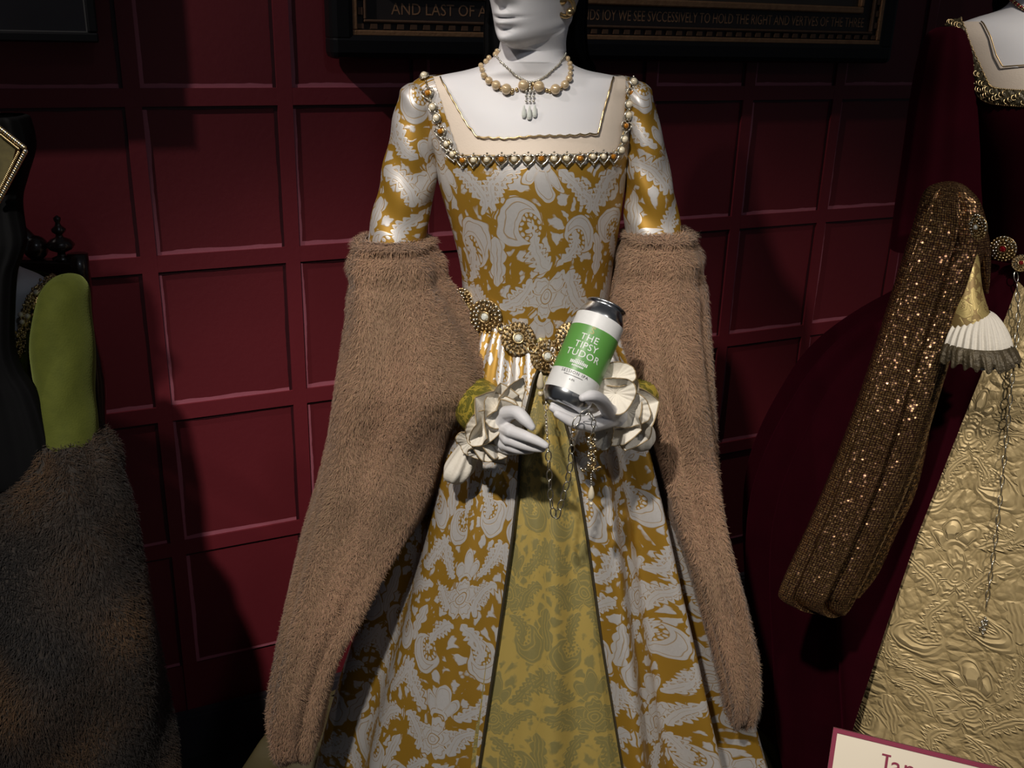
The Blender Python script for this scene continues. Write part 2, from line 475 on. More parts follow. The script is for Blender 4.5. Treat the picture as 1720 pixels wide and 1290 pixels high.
def fur(name, P, closed, count, length, width, parent, material, colour_fn, lie=0.55, flow=(0, 0, -1), jit=0.45, clump=0.35):
    """short pile: tapered blades rooted on the grid surface P, lying along the flow direction"""
    nr, ns = P.shape[:2]
    Pn = np.concatenate([P, P[:, :1]], 1) if closed else P
    A = Pn[:-1, :-1]; B = Pn[:-1, 1:]; Cc = Pn[1:, 1:]; Dd = Pn[1:, :-1]
    N = np.cross(Dd - A, B - A); ar = np.linalg.norm(N, axis=2); N = N / (ar[..., None] + 1e-12)
    cen = P.reshape(-1, 3).mean(0)
    ringc = P.mean(1)
    out = ((A + Cc) / 2 - ringc[:-1, None]); sgn = np.sign((N * out).sum(2)); N = N * np.where(sgn == 0, 1, sgn)[..., None]
    w = ar.reshape(-1); w = w / w.sum()
    q = rng.choice(len(w), count, p=w)
    a, b = rng.random(count)[:, None], rng.random(count)[:, None]
    i, j = np.unravel_index(q, ar.shape)
    base = (A[i, j] * (1 - a) + B[i, j] * a) * (1 - b) + (Dd[i, j] * (1 - a) + Cc[i, j] * a) * b
    n = N[i, j]
    fl = np.asarray(flow, float)[None] + 0.0 * n
    # slow swirl of the nap
    sw = np.stack([np.sin(base[:, 2] * 31 + base[:, 0] * 17), np.cos(base[:, 0] * 23 + base[:, 1] * 19), np.sin(base[:, 0] * 27 - base[:, 2] * 13)], 1)
    fl = fl + clump * sw + rng.normal(0, jit, (count, 3))
    fl = fl - (fl * n).sum(1)[:, None] * n; fl /= np.linalg.norm(fl, axis=1)[:, None] + 1e-9
    L = length * (0.65 + 0.6 * rng.random(count))[:, None]
    t0 = fl * lie + n * (1 - lie); t0 /= np.linalg.norm(t0, axis=1)[:, None]
    t1 = fl * min(1.0, lie + 0.25) + n * max(0.05, 0.75 - lie); t1 /= np.linalg.norm(t1, axis=1)[:, None]
    side = np.cross(n, fl)
    wd = width * (0.7 + 0.6 * rng.random(count))[:, None]
    b0 = base - n * 0.001
    m1 = b0 + t0 * L * 0.5; tip = m1 + t1 * L * 0.5
    V = np.stack([b0 - side * wd, b0 + side * wd, m1 + side * wd * 0.8, m1 - side * wd * 0.8, tip], 1).reshape(-1, 3)
    k = np.arange(count)[:, None] * 5
    loops = np.concatenate([k + np.array([[0, 1, 2, 3]]), k + np.array([[3, 2, 4]])], 1).reshape(-1)
    me = bpy.data.meshes.new(name)
    me.vertices.add(len(V)); me.vertices.foreach_set('co', V.reshape(-1).astype(np.float32))
    me.loops.add(len(loops)); me.loops.foreach_set('vertex_index', loops.astype(np.int32))
    me.polygons.add(2 * count)
    st = np.stack([np.arange(count) * 7, np.arange(count) * 7 + 4], 1).reshape(-1)
    tot = np.tile([4, 3], count)
    me.polygons.foreach_set('loop_start', st.astype(np.int32)); me.polygons.foreach_set('loop_total', tot.astype(np.int32))
    me.update(calc_edges=True)
    me.polygons.foreach_set('use_smooth', np.ones(2 * count, bool))
    c = colour_fn(base, rng.random(count))
    c5 = np.repeat(np.concatenate([c, np.ones((count, 1))], 1)[:, None], 5, 1)
    at_ = me.color_attributes.new('shade', 'FLOAT_COLOR', 'POINT')
    at_.data.foreach_set('color', c5.reshape(-1).astype(np.float32))
    me.update()
    o = link(name, me, parent, material)
    o['kind'] = 'stuff'
    return o

def text_mesh(txt, size, align='CENTER', spacing=1.0, extrude=0.0, res=3):
    cu = bpy.data.curves.new('lettering', 'FONT'); cu.body = txt; cu.size = size; cu.align_x = align
    cu.space_character = spacing; cu.extrude = extrude; cu.resolution_u = res
    o = bpy.data.objects.new('lettering', cu); COL.objects.link(o)
    dg = bpy.context.evaluated_depsgraph_get()
    me = bpy.data.meshes.new_from_object(o.evaluated_get(dg))
    COL.objects.unlink(o); bpy.data.objects.remove(o); bpy.data.curves.remove(cu)
    me.materials.clear()
    V = np.array([v.co[:] for v in me.vertices]); F = [tuple(p.vertices) for p in me.polygons]
    bpy.data.meshes.remove(me)
    return V, F

def remeshed(mb, voxel, smooth_it, name, material, parent):
    me = mb.mesh('tmp'); o = bpy.data.objects.new('tmp', me); COL.objects.link(o)
    r = o.modifiers.new('r', 'REMESH'); r.mode = 'VOXEL'; r.voxel_size = voxel; r.use_smooth_shade = True
    s = o.modifiers.new('s', 'SMOOTH'); s.factor = 0.5; s.iterations = smooth_it
    dg = bpy.context.evaluated_depsgraph_get()
    out = bpy.data.meshes.new_from_object(o.evaluated_get(dg))
    COL.objects.unlink(o); bpy.data.objects.remove(o); bpy.data.meshes.remove(me)
    out.name = name; out.materials.clear()
    out.polygons.foreach_set('use_smooth', [True] * len(out.polygons))
    return link(name, out, parent, material)

# ------------------------------------------------------------------ palette
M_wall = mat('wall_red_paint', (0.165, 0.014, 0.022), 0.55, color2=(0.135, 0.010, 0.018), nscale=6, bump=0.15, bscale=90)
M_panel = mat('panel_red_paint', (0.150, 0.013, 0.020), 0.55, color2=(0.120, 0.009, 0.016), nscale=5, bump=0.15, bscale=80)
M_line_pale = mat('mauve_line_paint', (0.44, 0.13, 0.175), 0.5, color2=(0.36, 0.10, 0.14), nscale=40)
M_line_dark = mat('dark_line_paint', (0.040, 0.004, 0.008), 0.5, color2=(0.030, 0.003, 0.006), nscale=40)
M_floor = mat('dark_floor_boards', (0.016, 0.014, 0.014), 0.6, color2=(0.010, 0.009, 0.009), nscale=10, bump=0.2)
M_base = mat('slate_baseboard_paint', (0.035, 0.030, 0.036), 0.5, nscale=20)
M_black = mat('black_frame_lacquer', (0.006, 0.006, 0.007), 0.42, nscale=15, spec=0.25)
M_gilt = mat('worn_gilt', (0.42, 0.24, 0.12), 0.42, 0.5, color2=(0.22, 0.11, 0.055), nscale=60, bump=0.4, bscale=150)
M_gilt_dull = mat('dull_gilt', (0.17, 0.095, 0.055), 0.5, 0.4, color2=(0.09, 0.05, 0.03), nscale=80)
M_band = mat('dark_inscription_band', (0.020, 0.015, 0.014), 0.5, nscale=50)
M_letter = mat('gold_lettering_paint', (0.36, 0.20, 0.105), 0.5, 0.2, color2=(0.24, 0.13, 0.07), nscale=120)
M_canvas = mat('dim_painted_canvas', (0.060, 0.048, 0.030), 0.5, color2=(0.030, 0.028, 0.030), nscale=9)
M_white = mat('white_mannequin_lacquer', (0.70, 0.69, 0.70), 0.48, color2=(0.65, 0.64, 0.66), nscale=14, sss=0.05, spec=0.3)
M_veil = mat('black_silk_veil', (0.003, 0.003, 0.0035), 0.75, nscale=30, spec=0.12)
M_gold = mat('antique_gold_metal', (0.72, 0.55, 0.30), 0.28, 0.95, color2=(0.50, 0.35, 0.16), nscale=200)
M_brass = mat('aged_brass_metal', (0.46, 0.34, 0.17), 0.36, 0.9, color2=(0.25, 0.17, 0.085), nscale=220)
M_silver = mat('bright_silver_metal', (0.80, 0.77, 0.68), 0.22, 0.95, color2=(0.55, 0.52, 0.44), nscale=200)
M_pearl = mat('ivory_pearl', (0.80, 0.72, 0.56), 0.20, 0.1, color2=(0.70, 0.60, 0.42), nscale=80, coat=0.6)
M_pearl_gold = mat('golden_pearl', (0.72, 0.56, 0.35), 0.14, 0.3, color2=(0.60, 0.43, 0.24), nscale=80, coat=0.6)
M_amber = mat('amber_stone', (0.55, 0.22, 0.01), 0.08, 0.2, color2=(0.30, 0.09, 0.004), nscale=160, coat=1.0)
M_crystal = mat('clear_crystal', (0.90, 0.92, 0.86), 0.06, 0.1, color2=(0.62, 0.66, 0.60), nscale=220, coat=1.0)
M_ruby = mat('red_stone', (0.32, 0.004, 0.012), 0.10, 0.2, color2=(0.12, 0.002, 0.005), nscale=160, coat=1.0)
M_partlet = mat('cream_silk_partlet', (0.70, 0.60, 0.50), 0.55, color2=(0.62, 0.52, 0.42), nscale=20, sheen=0.3, bump=0.1, bscale=500)
M_cuff = mat('white_linen_ruffle', (0.78, 0.73, 0.64), 0.7, color2=(0.66, 0.61, 0.52), nscale=40, bump=0.3, bscale=260)
M_cuff_edge = mat('gold_thread_edging', (0.38, 0.28, 0.15), 0.5, 0.3, nscale=200)
M_brocade = brocade('silver_on_gold_brocade', (0.385, 0.212, 0.027), (0.63, 0.605, 0.585), 0.86, rough=(0.50, 0.42), metal=(0.45, 0.45), mottled=(0.30, 0.165, 0.014))
M_forepart = brocade('green_on_yellow_damask', (0.52, 0.375, 0.105), (0.26, 0.220, 0.080), 0.80, rough=(0.40, 0.5), metal=(0.25, 0.15), soft=0.0012, warp=0.6, mottled=(0.42, 0.31, 0.085))
M_train = mat('shaded_gold_silk_train', (0.085, 0.064, 0.022), 0.7, color2=(0.05, 0.04, 0.014), nscale=14)  # gown silk darkened in its colour, standing for the shade behind the fur
M_under = brocade('olive_on_yellow_sleeve_silk', (0.52, 0.41, 0.055), (0.14, 0.135, 0.020), 0.33, rough=(0.35, 0.45), metal=(0.3, 0.2), mottled=(0.45, 0.34, 0.05))
M_piping = mat('dark_olive_piping', (0.030, 0.022, 0.008), 0.6, nscale=90)
M_fur = fur_mat('tan_fur')
M_fur_skin = mat('tan_fur_backing', (0.21, 0.125, 0.075), 0.9, color2=(0.16, 0.09, 0.055), nscale=60, sheen=0.3)
M_dfur = fur_mat('dark_brown_fur', sheen=0.15)
M_dfur_skin = mat('dark_fur_backing', (0.022, 0.016, 0.012), 0.9, nscale=60)
M_green = mat('green_velvet', (0.080, 0.090, 0.013), 0.8, color2=(0.048, 0.057, 0.008), nscale=60, spec=0.15, sheen=0.4, sheen_tint=(0.55, 0.65, 0.2), bump=0.3, bscale=400)
M_velvet = mat('burgundy_velvet', (0.024, 0.0008, 0.004), 0.9, color2=(0.014, 0.0005, 0.0025), nscale=20, sheen=0.05, spec=0.04, sheen_tint=(0.5, 0.02, 0.10))
M_sequin = sequin('bronze_sequin_cloth')
M_gold_cloth = embossed('gold_embossed_cloth', (0.78, 0.60, 0.31), (0.38, 0.275, 0.12), 0.95)
M_gold_brocade = brocade('tarnished_gold_brocade', (0.30, 0.20, 0.075), (0.55, 0.42, 0.16), 0.35)
M_lace = mat('dark_gold_lace', (0.13, 0.10, 0.055), 0.5, 0.3, color2=(0.035, 0.028, 0.018), nscale=170, bump=0.9, bscale=260)
M_braid = mat('gold_black_braid', (0.16, 0.125, 0.065), 0.45, 0.3, color2=(0.020, 0.018, 0.012), nscale=150, bump=0.9, bscale=240)
M_wood = mat('dark_carved_wood', (0.022, 0.009, 0.006), 0.3, nscale=25, coat=0.4)
M_can_metal = mat('brushed_can_aluminium', (0.66, 0.68, 0.70), 0.24, 1.0, color2=(0.58, 0.60, 0.62), nscale=30)
M_can_white = mat('white_can_label', (0.78, 0.78, 0.77), 0.4, color2=(0.66, 0.66, 0.65), nscale=120)
M_can_green = mat('green_can_label', (0.105, 0.30, 0.060), 0.38, color2=(0.095, 0.275, 0.053), nscale=40)
M_print_white = mat('white_print', (0.85, 0.85, 0.84), 0.5, nscale=40)
M_print_black = mat('black_print', (0.02, 0.02, 0.02), 0.5, nscale=40)
M_print_gold = mat('gold_print', (0.45, 0.38, 0.12), 0.45, nscale=40)
M_card = mat('cream_card', (0.74, 0.66, 0.53), 0.6, color2=(0.71, 0.63, 0.50), nscale=12)
M_card_red = mat('burgundy_card_print', (0.24, 0.018, 0.055), 0.55, nscale=30)
M_steel = mat('dark_steel_stand', (0.05, 0.05, 0.05), 0.4, 0.8, nscale=30)

# ------------------------------------------------------------------ room shell
W_DIR = np.array([0.9008327, 0.43416638, 0.0]); W_N = np.array([0.43416638, -0.9008327, 0.0])
W_0 = np.array([-0.6522963, 1.87334736, 0.0])
W_AX = np.array([W_DIR, [0, 0, 1.0], W_N])          # right, up, out of the wall
def wp(s, z, n=0.0): return W_0 + W_DIR * s + np.array([0, 0, z]) + W_N * n
def wall_px(px, py, n=0.0):
    r = ray(px, py); t = ((W_0 + W_N * n - CAM) @ W_N) / (r @ W_N); p = CAM + r * t
    return (p - W_0) @ W_DIR, p[2]

mb = MB()
mb.box(wp(1.0, 1.4, -0.062), (2.9, 1.6, 0.05), W_AX)       # the wall body, its face 12 mm behind the rails
wall = mb.build('wall_back', M_wall, smooth=False)
tag(wall, 'dark red panelled gallery wall behind the costumes', 'wall', kind='structure')
PW, PH = 0.2743, 0.307
rail = MB()
cols = list(range(-5, 14)); rws = list(range(-3, 5))
for i in cols:                                              # stiles and rails stand proud of the panels
    rail.box(wp(-0.034 - 0.0145 + i * PW, 1.4, -0.006), (0.0145, 1.6, 0.006), W_AX)
for j in rws:
    rail.box(wp(1.0, 1.445 + j * PH, -0.0062), (2.9, 0.016, 0.006), W_AX)
rail.build('rail_grid', M_wall, wall, smooth=False)
def wavy_strip(p, q, w, side, seed):
    """hand-painted line: straight on the moulding, wavy on its free edge"""
    p = np.asarray(p, float); q = np.asarray(q, float); n = 26; V = []; F = []
    t = np.linspace(0, 1, n); rs = np.random.default_rng(seed)
    wob = np.convolve(rs.normal(0, 1, n + 6), np.ones(7) / 7, 'valid') * w * 0.30
    for k in range(n):
        a = p + (q - p) * t[k]
        V += [a, a + np.asarray(side, float) * (w + wob[k])]
    for k in range(n - 1): F.append((2 * k, 2 * k + 1, 2 * k + 3, 2 * k + 2))
    return np.array(V), F
panel_me = MB(); panel_me.box((0, 0, 0), (PW / 2 - 0.0145, PH / 2 - 0.0158, 0.002)); panel_me = panel_me.mesh('panel', False, M_panel)
hw, hh = PW / 2 - 0.0145, PH / 2 - 0.0158
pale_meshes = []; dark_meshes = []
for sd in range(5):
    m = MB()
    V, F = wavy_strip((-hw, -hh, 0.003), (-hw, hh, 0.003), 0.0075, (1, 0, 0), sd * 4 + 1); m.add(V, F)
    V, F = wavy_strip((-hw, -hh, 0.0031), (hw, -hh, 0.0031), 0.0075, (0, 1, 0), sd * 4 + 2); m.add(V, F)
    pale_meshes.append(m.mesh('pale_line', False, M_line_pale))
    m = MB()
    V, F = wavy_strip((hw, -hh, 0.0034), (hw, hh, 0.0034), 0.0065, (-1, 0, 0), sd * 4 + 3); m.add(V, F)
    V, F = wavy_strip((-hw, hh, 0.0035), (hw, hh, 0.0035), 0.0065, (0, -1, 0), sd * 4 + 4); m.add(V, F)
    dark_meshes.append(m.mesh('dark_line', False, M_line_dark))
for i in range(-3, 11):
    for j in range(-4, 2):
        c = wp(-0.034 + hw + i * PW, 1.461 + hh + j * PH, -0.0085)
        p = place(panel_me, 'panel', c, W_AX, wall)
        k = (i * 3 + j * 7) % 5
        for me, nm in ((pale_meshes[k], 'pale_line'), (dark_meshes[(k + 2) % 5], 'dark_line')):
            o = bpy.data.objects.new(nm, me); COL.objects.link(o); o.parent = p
mb = MB(); mb.box(wp(1.0, 0.054, 0.010), (2.9, 0.054, 0.010), W_AX); mb.box(wp(1.0, 0.112, 0.007), (2.9, 0.004, 0.007), W_AX)
tag(mb.build('baseboard_back', M_base, smooth=False), 'slate grey baseboard along the foot of the red wall', 'baseboard', kind='structure')
mb = MB(); mb.box((0.4, 1.0, -0.02), (3.6, 3.2, 0.02))
tag(mb.build('floor', M_floor, smooth=False), 'dark floor of the display', 'floor', kind='structure')

# ------------------------------------------------------------------ the large framed painting
fo = 0.055                                                   # depth of the frame in front of the wall
s0, z0 = wall_px(558, 98, fo); s1, z1 = wall_px(1497, 108, fo); zb = (z0 + z1) / 2
pic = thing('framed_painting', 'wide black framed painting with gilt mouldings and an inscription above the mannequin', 'painting', wp((s0 + s1) / 2, zb, 0.0))
zt = zb + 0.95
def member(name, sA, sB, zA, zB, n0, n1, m, parent, bev=0.004):
    b = MB(); b.box(wp((sA + sB) / 2, (zA + zB) / 2, (n0 + n1) / 2), ((sB - sA) / 2, (zB - zA) / 2, (n1 - n0) / 2), W_AX)
    o = b.build(name, m, parent, smooth=False)
    if bev:
        d = o.modifiers.new('bevel', 'BEVEL'); d.width = bev; d.segments = 2
    return o
FW = 0.046
member('frame_rail', s0, s1, zb, zb + FW, 0.001, fo, M_black, pic, 0.012)
member('frame_rail', s0, s1, zt - FW, zt, 0.001, fo, M_black, pic, 0.012)
member('frame_stile', s0, s0 + FW, zb + FW * .6, zt - FW * .6, 0.001, fo - 0.0004, M_black, pic, 0.012)
member('frame_stile', s1 - FW, s1, zb + FW * .6, zt - FW * .6, 0.001, fo - 0.0004, M_black, pic, 0.012)
a0, a1, b0 = s0 + FW, s1 - FW, zb + FW
def ring(name, off, w, n1, m, bev=0.002):
    member(name, a0 + off, a1 - off, b0 + off, b0 + off + w, 0.02, n1, m, pic, bev)
    member(name, a0 + off, a0 + off + w, b0 + off + w, zt - FW, 0.02, n1, m, pic, bev)
    member(name, a1 - off - w, a1 - off, b0 + off + w, zt - FW, 0.02, n1, m, pic, bev)
ring('gilt_moulding', -0.004, 0.0105, 0.050, M_gilt)
ring('dentil_groove', 0.0065, 0.0135, 0.040, M_band, 0)
ring('gilt_moulding', 0.0200, 0.0055, 0.047, M_gilt_dull)
dent = MB(); dent.box((0, 0, 0), (0.0065, 0.0045, 0.004)); dent = dent.mesh('dentil', False, M_gilt_dull)
dn = int((a1 - a0) / 0.0265)
for k in range(dn):
    place(dent, 'dentil', wp(a0 + 0.013 + k * (a1 - a0 - 0.026) / (dn - 1), b0 + 0.0133, 0.042), W_AX, pic)
axv = np.array([[0, 0, 1.0], -W_DIR, W_N])
for k in range(3):
    for sx in (a0 + 0.0133, a1 - 0.0133):
        place(dent, 'dentil', wp(sx, b0 + 0.040 + k * 0.0265, 0.042), axv, pic)
i0, i1, ib = a0 + 0.0255, a1 - 0.0255, b0 + 0.0255
member('inscription_band', i0, i1, ib, ib + 0.040, 0.02, 0.038, M_band, pic, 0)
member('inscription_band', i0, i0 + 0.040, ib + 0.040, zt - FW, 0.02, 0.038, M_band, pic, 0)
member('inscription_band', i1 - 0.030, i1, ib + 0.040, zt - FW, 0.02, 0.038, M_band, pic, 0)
member('gilt_moulding', i0 + 0.040, i1 - 0.030, ib + 0.040, ib + 0.055, 0.02, 0.046, M_gilt, pic, 0.003)
member('gilt_moulding', i0 + 0.040, i0 + 0.050, ib + 0.055, zt - FW, 0.02, 0.046, M_gilt, pic, 0.003)
member('gilt_moulding', i1 - 0.040, i1 - 0.030, ib + 0.055, zt - FW, 0.02, 0.046, M_gilt, pic, 0.003)
member('canvas', i0 + 0.050, i1 - 0.040, ib + 0.055, zt - FW, 0.02, 0.034, M_canvas, pic, 0)
for txt, pa, pb in (('AND LAST OF ALL', 657, 838), ('ENGLANDS IOY WE SEE SVCCESSIVELY TO HOLD THE RIGHT AND VERTVES OF THE THREE', 934, 1452)):
    V, F = text_mesh(txt, 0.026, 'LEFT', 1.0)
    sa, sb_ = wall_px(pa, 15, 0.0386)[0], wall_px(pb, 30, 0.0386)[0]
    tx = (V[:, 0] - V[:, 0].min()) / (V[:, 0].max() - V[:, 0].min()) * (sb_ - sa) + sa
    mb = MB(); mb.add(np.array([wp(a, ib + 0.010 + b * 1.15, 0.0386) for a, b in zip(tx, V[:, 1])]), F)
    mb.build('lettering', M_letter, pic, smooth=False)

# the small dark painting
fo = 0.07
s1, zb = wall_px(167, 72, fo); s0 = s1 - 0.42; zt = zb + 0.60
pic2 = thing('framed_painting', 'small black framed dark portrait painting above the seated green costume', 'painting', wp((s0 + s1) / 2, zb, 0.0))
FW = 0.016
member('frame_rail', s0, s1, zb, zb + FW, 0.001, fo, M_black, pic2, 0.003)
member('frame_rail', s0, s1, zt - FW, zt, 0.001, fo, M_black, pic2, 0.003)
member('frame_stile', s0, s0 + FW, zb + FW, zt - FW, 0.001, fo, M_black, pic2, 0.003)
member('frame_stile', s1 - FW, s1, zb + FW, zt - FW, 0.001, fo, M_black, pic2, 0.003)
M_slip = mat('dim_silver_slip', (0.16, 0.16, 0.155), 0.4, 0.6, nscale=60)
member('inner_slip', s0 + FW, s1 - FW, zb + FW, zb + FW + 0.0016, 0.02, 0.062, M_slip, pic2, 0)
member('inner_slip', s1 - FW - 0.0016, s1 - FW, zb + FW + 0.0016, zt - FW, 0.02, 0.062, M_slip, pic2, 0)
M_canvas2 = mat('near_black_painted_canvas', (0.013, 0.012, 0.017), 0.4, color2=(0.004, 0.004, 0.005), nscale=8)
member('canvas', s0 + FW, s1 - FW - 0.0016, zb + FW + 0.0016, zt - FW, 0.02, 0.056, M_canvas2, pic2, 0)

# ------------------------------------------------------------------ mannequin bodies (one continuous surface)
def figure_body(name, parent, torso_rows, head, yaw, material, scale=1.0):
    """torso rows (py,L,R,Y,df,db) from hips up to the neck base, then neck and a sculpted head on top.
    head = (chin point xyz)"""
    ns = 128
    T = loft_rows(torso_rows, 60, ns)                       # bottom first
    # resample ring angle so index 0..ns runs with theta; front is sin<0
    th = np.linspace(0, 2 * math.pi, ns, endpoint=False)
    last = T[-1]; c0 = last.mean(0); zn = c0[2]
    chin = np.asarray(head, float)
    hc = chin + np.array([math.sin(yaw) * 0.085, math.cos(yaw) * 0.085, 0]) * scale   # axis of the head
    rings = []
    # neck
    w0 = (last[:, 0].max() - last[:, 0].min()) / 2; d0 = (last[:, 1].max() - last[:, 1].min()) / 2
    prof = [(-0.004, .0495, .054, .052), (-0.001, .0495, .066, .054), (.002, .0497, .0765, .056), (.007, .0503, .0835, .060), (.016, .0520, .0870, .066), (.030, .0530, .0880, .072), (.045, .0555, .0885, .080),
            (.060, .0590, .0895, .088), (.080, .067, .091, .097), (.105, .0685, .091, .101), (.13, .070, .092, .104), (.155, .070, .090, .104),
            (.18, .066, .082, .098), (.20, .057, .068, .084), (.215, .043, .050, .062), (.225, .025, .030, .036), (.229, .004, .004, .004)]
    nk = 16
    for k in range(1, nk + 1):
        f = k / nk; e = f * f * (3 - 2 * f)
        z = zn + (chin[2] - 0.006 * scale - zn) * f
        c = c0 * (1 - e) + np.array([hc[0], hc[1] + 0.012, 0]) * e
        wN, dN = 0.0495 * scale, 0.052 * scale
        flare = (1 - f) ** 3
        w = wN + (w0 - wN) * flare; d = dN + (d0 - dN) * flare
        rings.append(np.stack([c[0] + w * np.cos(th), c[1] + d * np.sin(th), np.full(ns, z)], 1))
    K = catmull(prof, 110)
    ya = yaw
    for (h, ax, bf, bb) in K:
        phi = th
        cs, sn = np.cos(phi), np.sin(phi)
        lx = ax * np.sign(cs) * np.abs(cs) ** 0.95
        ly = np.where(sn < 0, sn * bf, sn * bb)
        front = np.clip(-sn, 0, 1)
        lx = lx * (1 - (0.10 + 0.40 * math.exp(-max(h, 0) / 0.034)) * front ** 1.2)
        g = lambda x0, h0, sx, sh: np.exp(-((lx - x0) / sx) ** 2 - ((h - h0) / sh) ** 2)
        d = 0.0
        d = d + 0.0075 * g(0, .010, .017, .010) - 0.0065 * g(0, .0215, .016, .0055)
        d = d + 0.0115 * g(0, .0300, .0145, .0048) + 0.0085 * g(0, .0415, .0155, .0042)
        d = d - 0.0085 * g(0, .0363, .017, .0016) - 0.0022 * g(0, .049, .004, .006)
        d = d + 0.022 * g(0, .066, .0095, .009) + 0.014 * g(0, .080, .008, .015) + 0.008 * g(0, .098, .008, .018)
        d = d + 0.006 * (g(.013, .061, .006, .005) + g(-.013, .061, .006, .005))
        d = d - 0.013 * (g(.031, .108, .014, .012) + g(-.031, .108, .014, .012)) + 0.009 * (g(.031, .107, .011, .008) + g(-.031, .107, .011, .008))
        d = d + 0.004 * (g(.034, .124, .018, .006) + g(-.034, .124, .018, .006)) + 0.003 * (g(.045, .078, .016, .018) + g(-.045, .078, .016, .018))
        ly = ly - d * np.clip(front * 2.5, 0, 1)
        ear = np.exp(-((ly - 0.004) / .013) ** 2 - ((h - .088) / .026) ** 2)
        lx = lx + np.sign(lx) * 0.013 * ear * (np.abs(lx) > ax * 0.8)
        X = lx * math.cos(ya) + ly * math.sin(ya); Y = -lx * math.sin(ya) + ly * math.cos(ya)
        rings.append(np.stack([hc[0] + X * scale, hc[1] + Y * scale, chin[2] + (h + 0.026 * (1 - np.clip(front, 0, 1) ** 0.8) * math.exp(-max(h, 0) / 0.05)) * scale], 1))
    P = np.concatenate([T, np.array(rings)], 0)
    return grid(name, P, material, parent, closed=True), P

# ------------------------------------------------------------------ central mannequin in the gold gown
man = thing('mannequin', 'white mannequin wearing the gold and silver brocade gown, face cropped above the lips', 'mannequin', (0.03, 1.5, 0.0))
TY = 1.50
torso = [(560, 800, 1010, TY, .060, .060), (500, 796, 1006, TY, .064, .064), (440, 788, 1014, TY, .070, .066), (380, 772, 1028, TY, .080, .072),
         (320, 755, 1040, TY, .088, .078), (270, 742, 1050, TY, .088, .080), (225, 728, 1058, TY, .080, .080), (190, 716, 1062, TY, .070, .078),
         (165, 706, 1064, TY, .060, .073), (146, 704, 1066, TY, .052, .066), (133, 716, 1054, TY, .046, .059), (126, 742, 1026, TY, .045, .056), (119, 778, 990, TY, .047, .056), (111, 806, 968, TY, .048, .056), (103, 820, 958, TY, .049, .056)]
chin = at(848, 77, 1.425)
body, bodyP = figure_body('body', man, torso, chin, 0.48, M_white, 0.98)
# Loft rings rise from a point by the neck; the body is closed below by the gown
B_body = bvh_of(body)

gown = thing('gown', 'gold and silver brocade Tudor gown with huge tan fur oversleeves', 'gown', (0.03, 1.5, 0.0))
# ---- bodice
brow = [(604, 790, 1012, TY, .092, .078), (520, 779, 1023, TY, .090, .078), (450, 774, 1029, TY, .092, .080), (380, 758, 1040, TY, .099, .085), (310, 738, 1050, TY, .104, .090),
        (265, 728, 1057, TY, .101, .090), (225, 714, 1064, TY, .090, .088), (190, 702, 1070, TY, .078, .085), (165, 692, 1074, TY, .067, .080), (146, 688, 1079, TY, .058, .073), (133, 700, 1069, TY, .050, .064), (127, 716, 1050, TY, .047, .059)]
BP = loft_rows(brow, 260, 420)
bx, by = proj(BP)
def in_poly(x, y, poly):
    ins = np.zeros(x.shape, bool); n = len(poly); j = n - 1
    for i in range(n):
        xi, yi = poly[i]; xj, yj = poly[j]
        c = ((yi > y) != (yj > y)) & (x < (xj - xi) * (y - yi) / (yj - yi + 1e-9) + xi)
        ins ^= c; j = i
    return ins
front = np.broadcast_to(BP[:, :, 1] < BP[:, :, 1].mean(1)[:, None] + 0.004, bx.shape)
neck_open = in_poly(bx, by, [(725, 90), (728, 128), (748, 190), (762, 232), (774, 262), (900, 266), (1036, 257), (1043, 220), (1050, 175), (1050, 128), (1050, 90)])
waist_pts = [(760, 500), (785, 512), (818, 537), (868, 577), (917, 606), (965, 570), (1000, 540), (1030, 515), (1080, 500)]
low = by > np.interp(bx, [p[0] for p in waist_pts], [p[1] for p in waist_pts])
kv = ~(front & neck_open) & ~(low & front) & ~(low & (by > 515))
keep = kv[:-1] & kv[1:] & np.roll(kv, -1, 1)[:-1] & np.roll(kv, -1, 1)[1:]
bodice = grid('bodice', BP, M_brocade, gown, closed=True, uv=metre_uv(BP), keep=keep)
B_bod = bvh_of(bodice)
FULL = grid('tmp_full', BP, None, None, closed=True); B_full = bvh_of(FULL); COL.objects.unlink(FULL); bpy.data.objects.remove(FULL)

# ---- partlet: cream silk between the gown neckline and the bare chest
PP = BP - 0.0
cen = BP.mean(1)[:, None]
PP = BP + (cen - BP) * 0.03; px_, py_ = proj(PP)
fr = np.broadcast_to(PP[:, :, 1] < PP[:, :, 1].mean(1)[:, None] + 0.012, px_.shape)
outer = in_poly(px_, py_, [(716, 90), (720, 126), (742, 195), (768, 270), (900, 274), (1042, 266), (1052, 200), (1058, 128), (1060, 90)])
inner = in_poly(px_, py_, [(738, 80), (740, 130), (760, 165), (783, 205), (802, 228), (850, 231), (900, 227), (960, 226), (1004, 223), (1012, 190), (1022, 155), (1032, 122), (1034, 80)])
kv = fr & outer & ~inner
kp = kv[:-1] & kv[1:] & np.roll(kv, -1, 1)[:-1] & np.roll(kv, -1, 1)[1:]
partlet = grid('partlet', PP, M_partlet, gown, closed=True, keep=kp)
B_par = bvh_of(partlet)

def surf_path(pts, bvhs, n, lift, smooth=True):
    K = catmull(pts, n) if smooth else np.array([np.array(pts[min(int(t), len(pts) - 2)]) * (1 - (t - min(int(t), len(pts) - 2))) + np.array(pts[min(int(t), len(pts) - 2) + 1]) * (t - min(int(t), len(pts) - 2)) for t in np.linspace(0, len(pts) - 1, n)])
    out = []
    for x, y in K:
        h = hit(x, y, bvhs, lift)
        if h is not None: out.append(np.array(h[0]))
    return np.array(out)
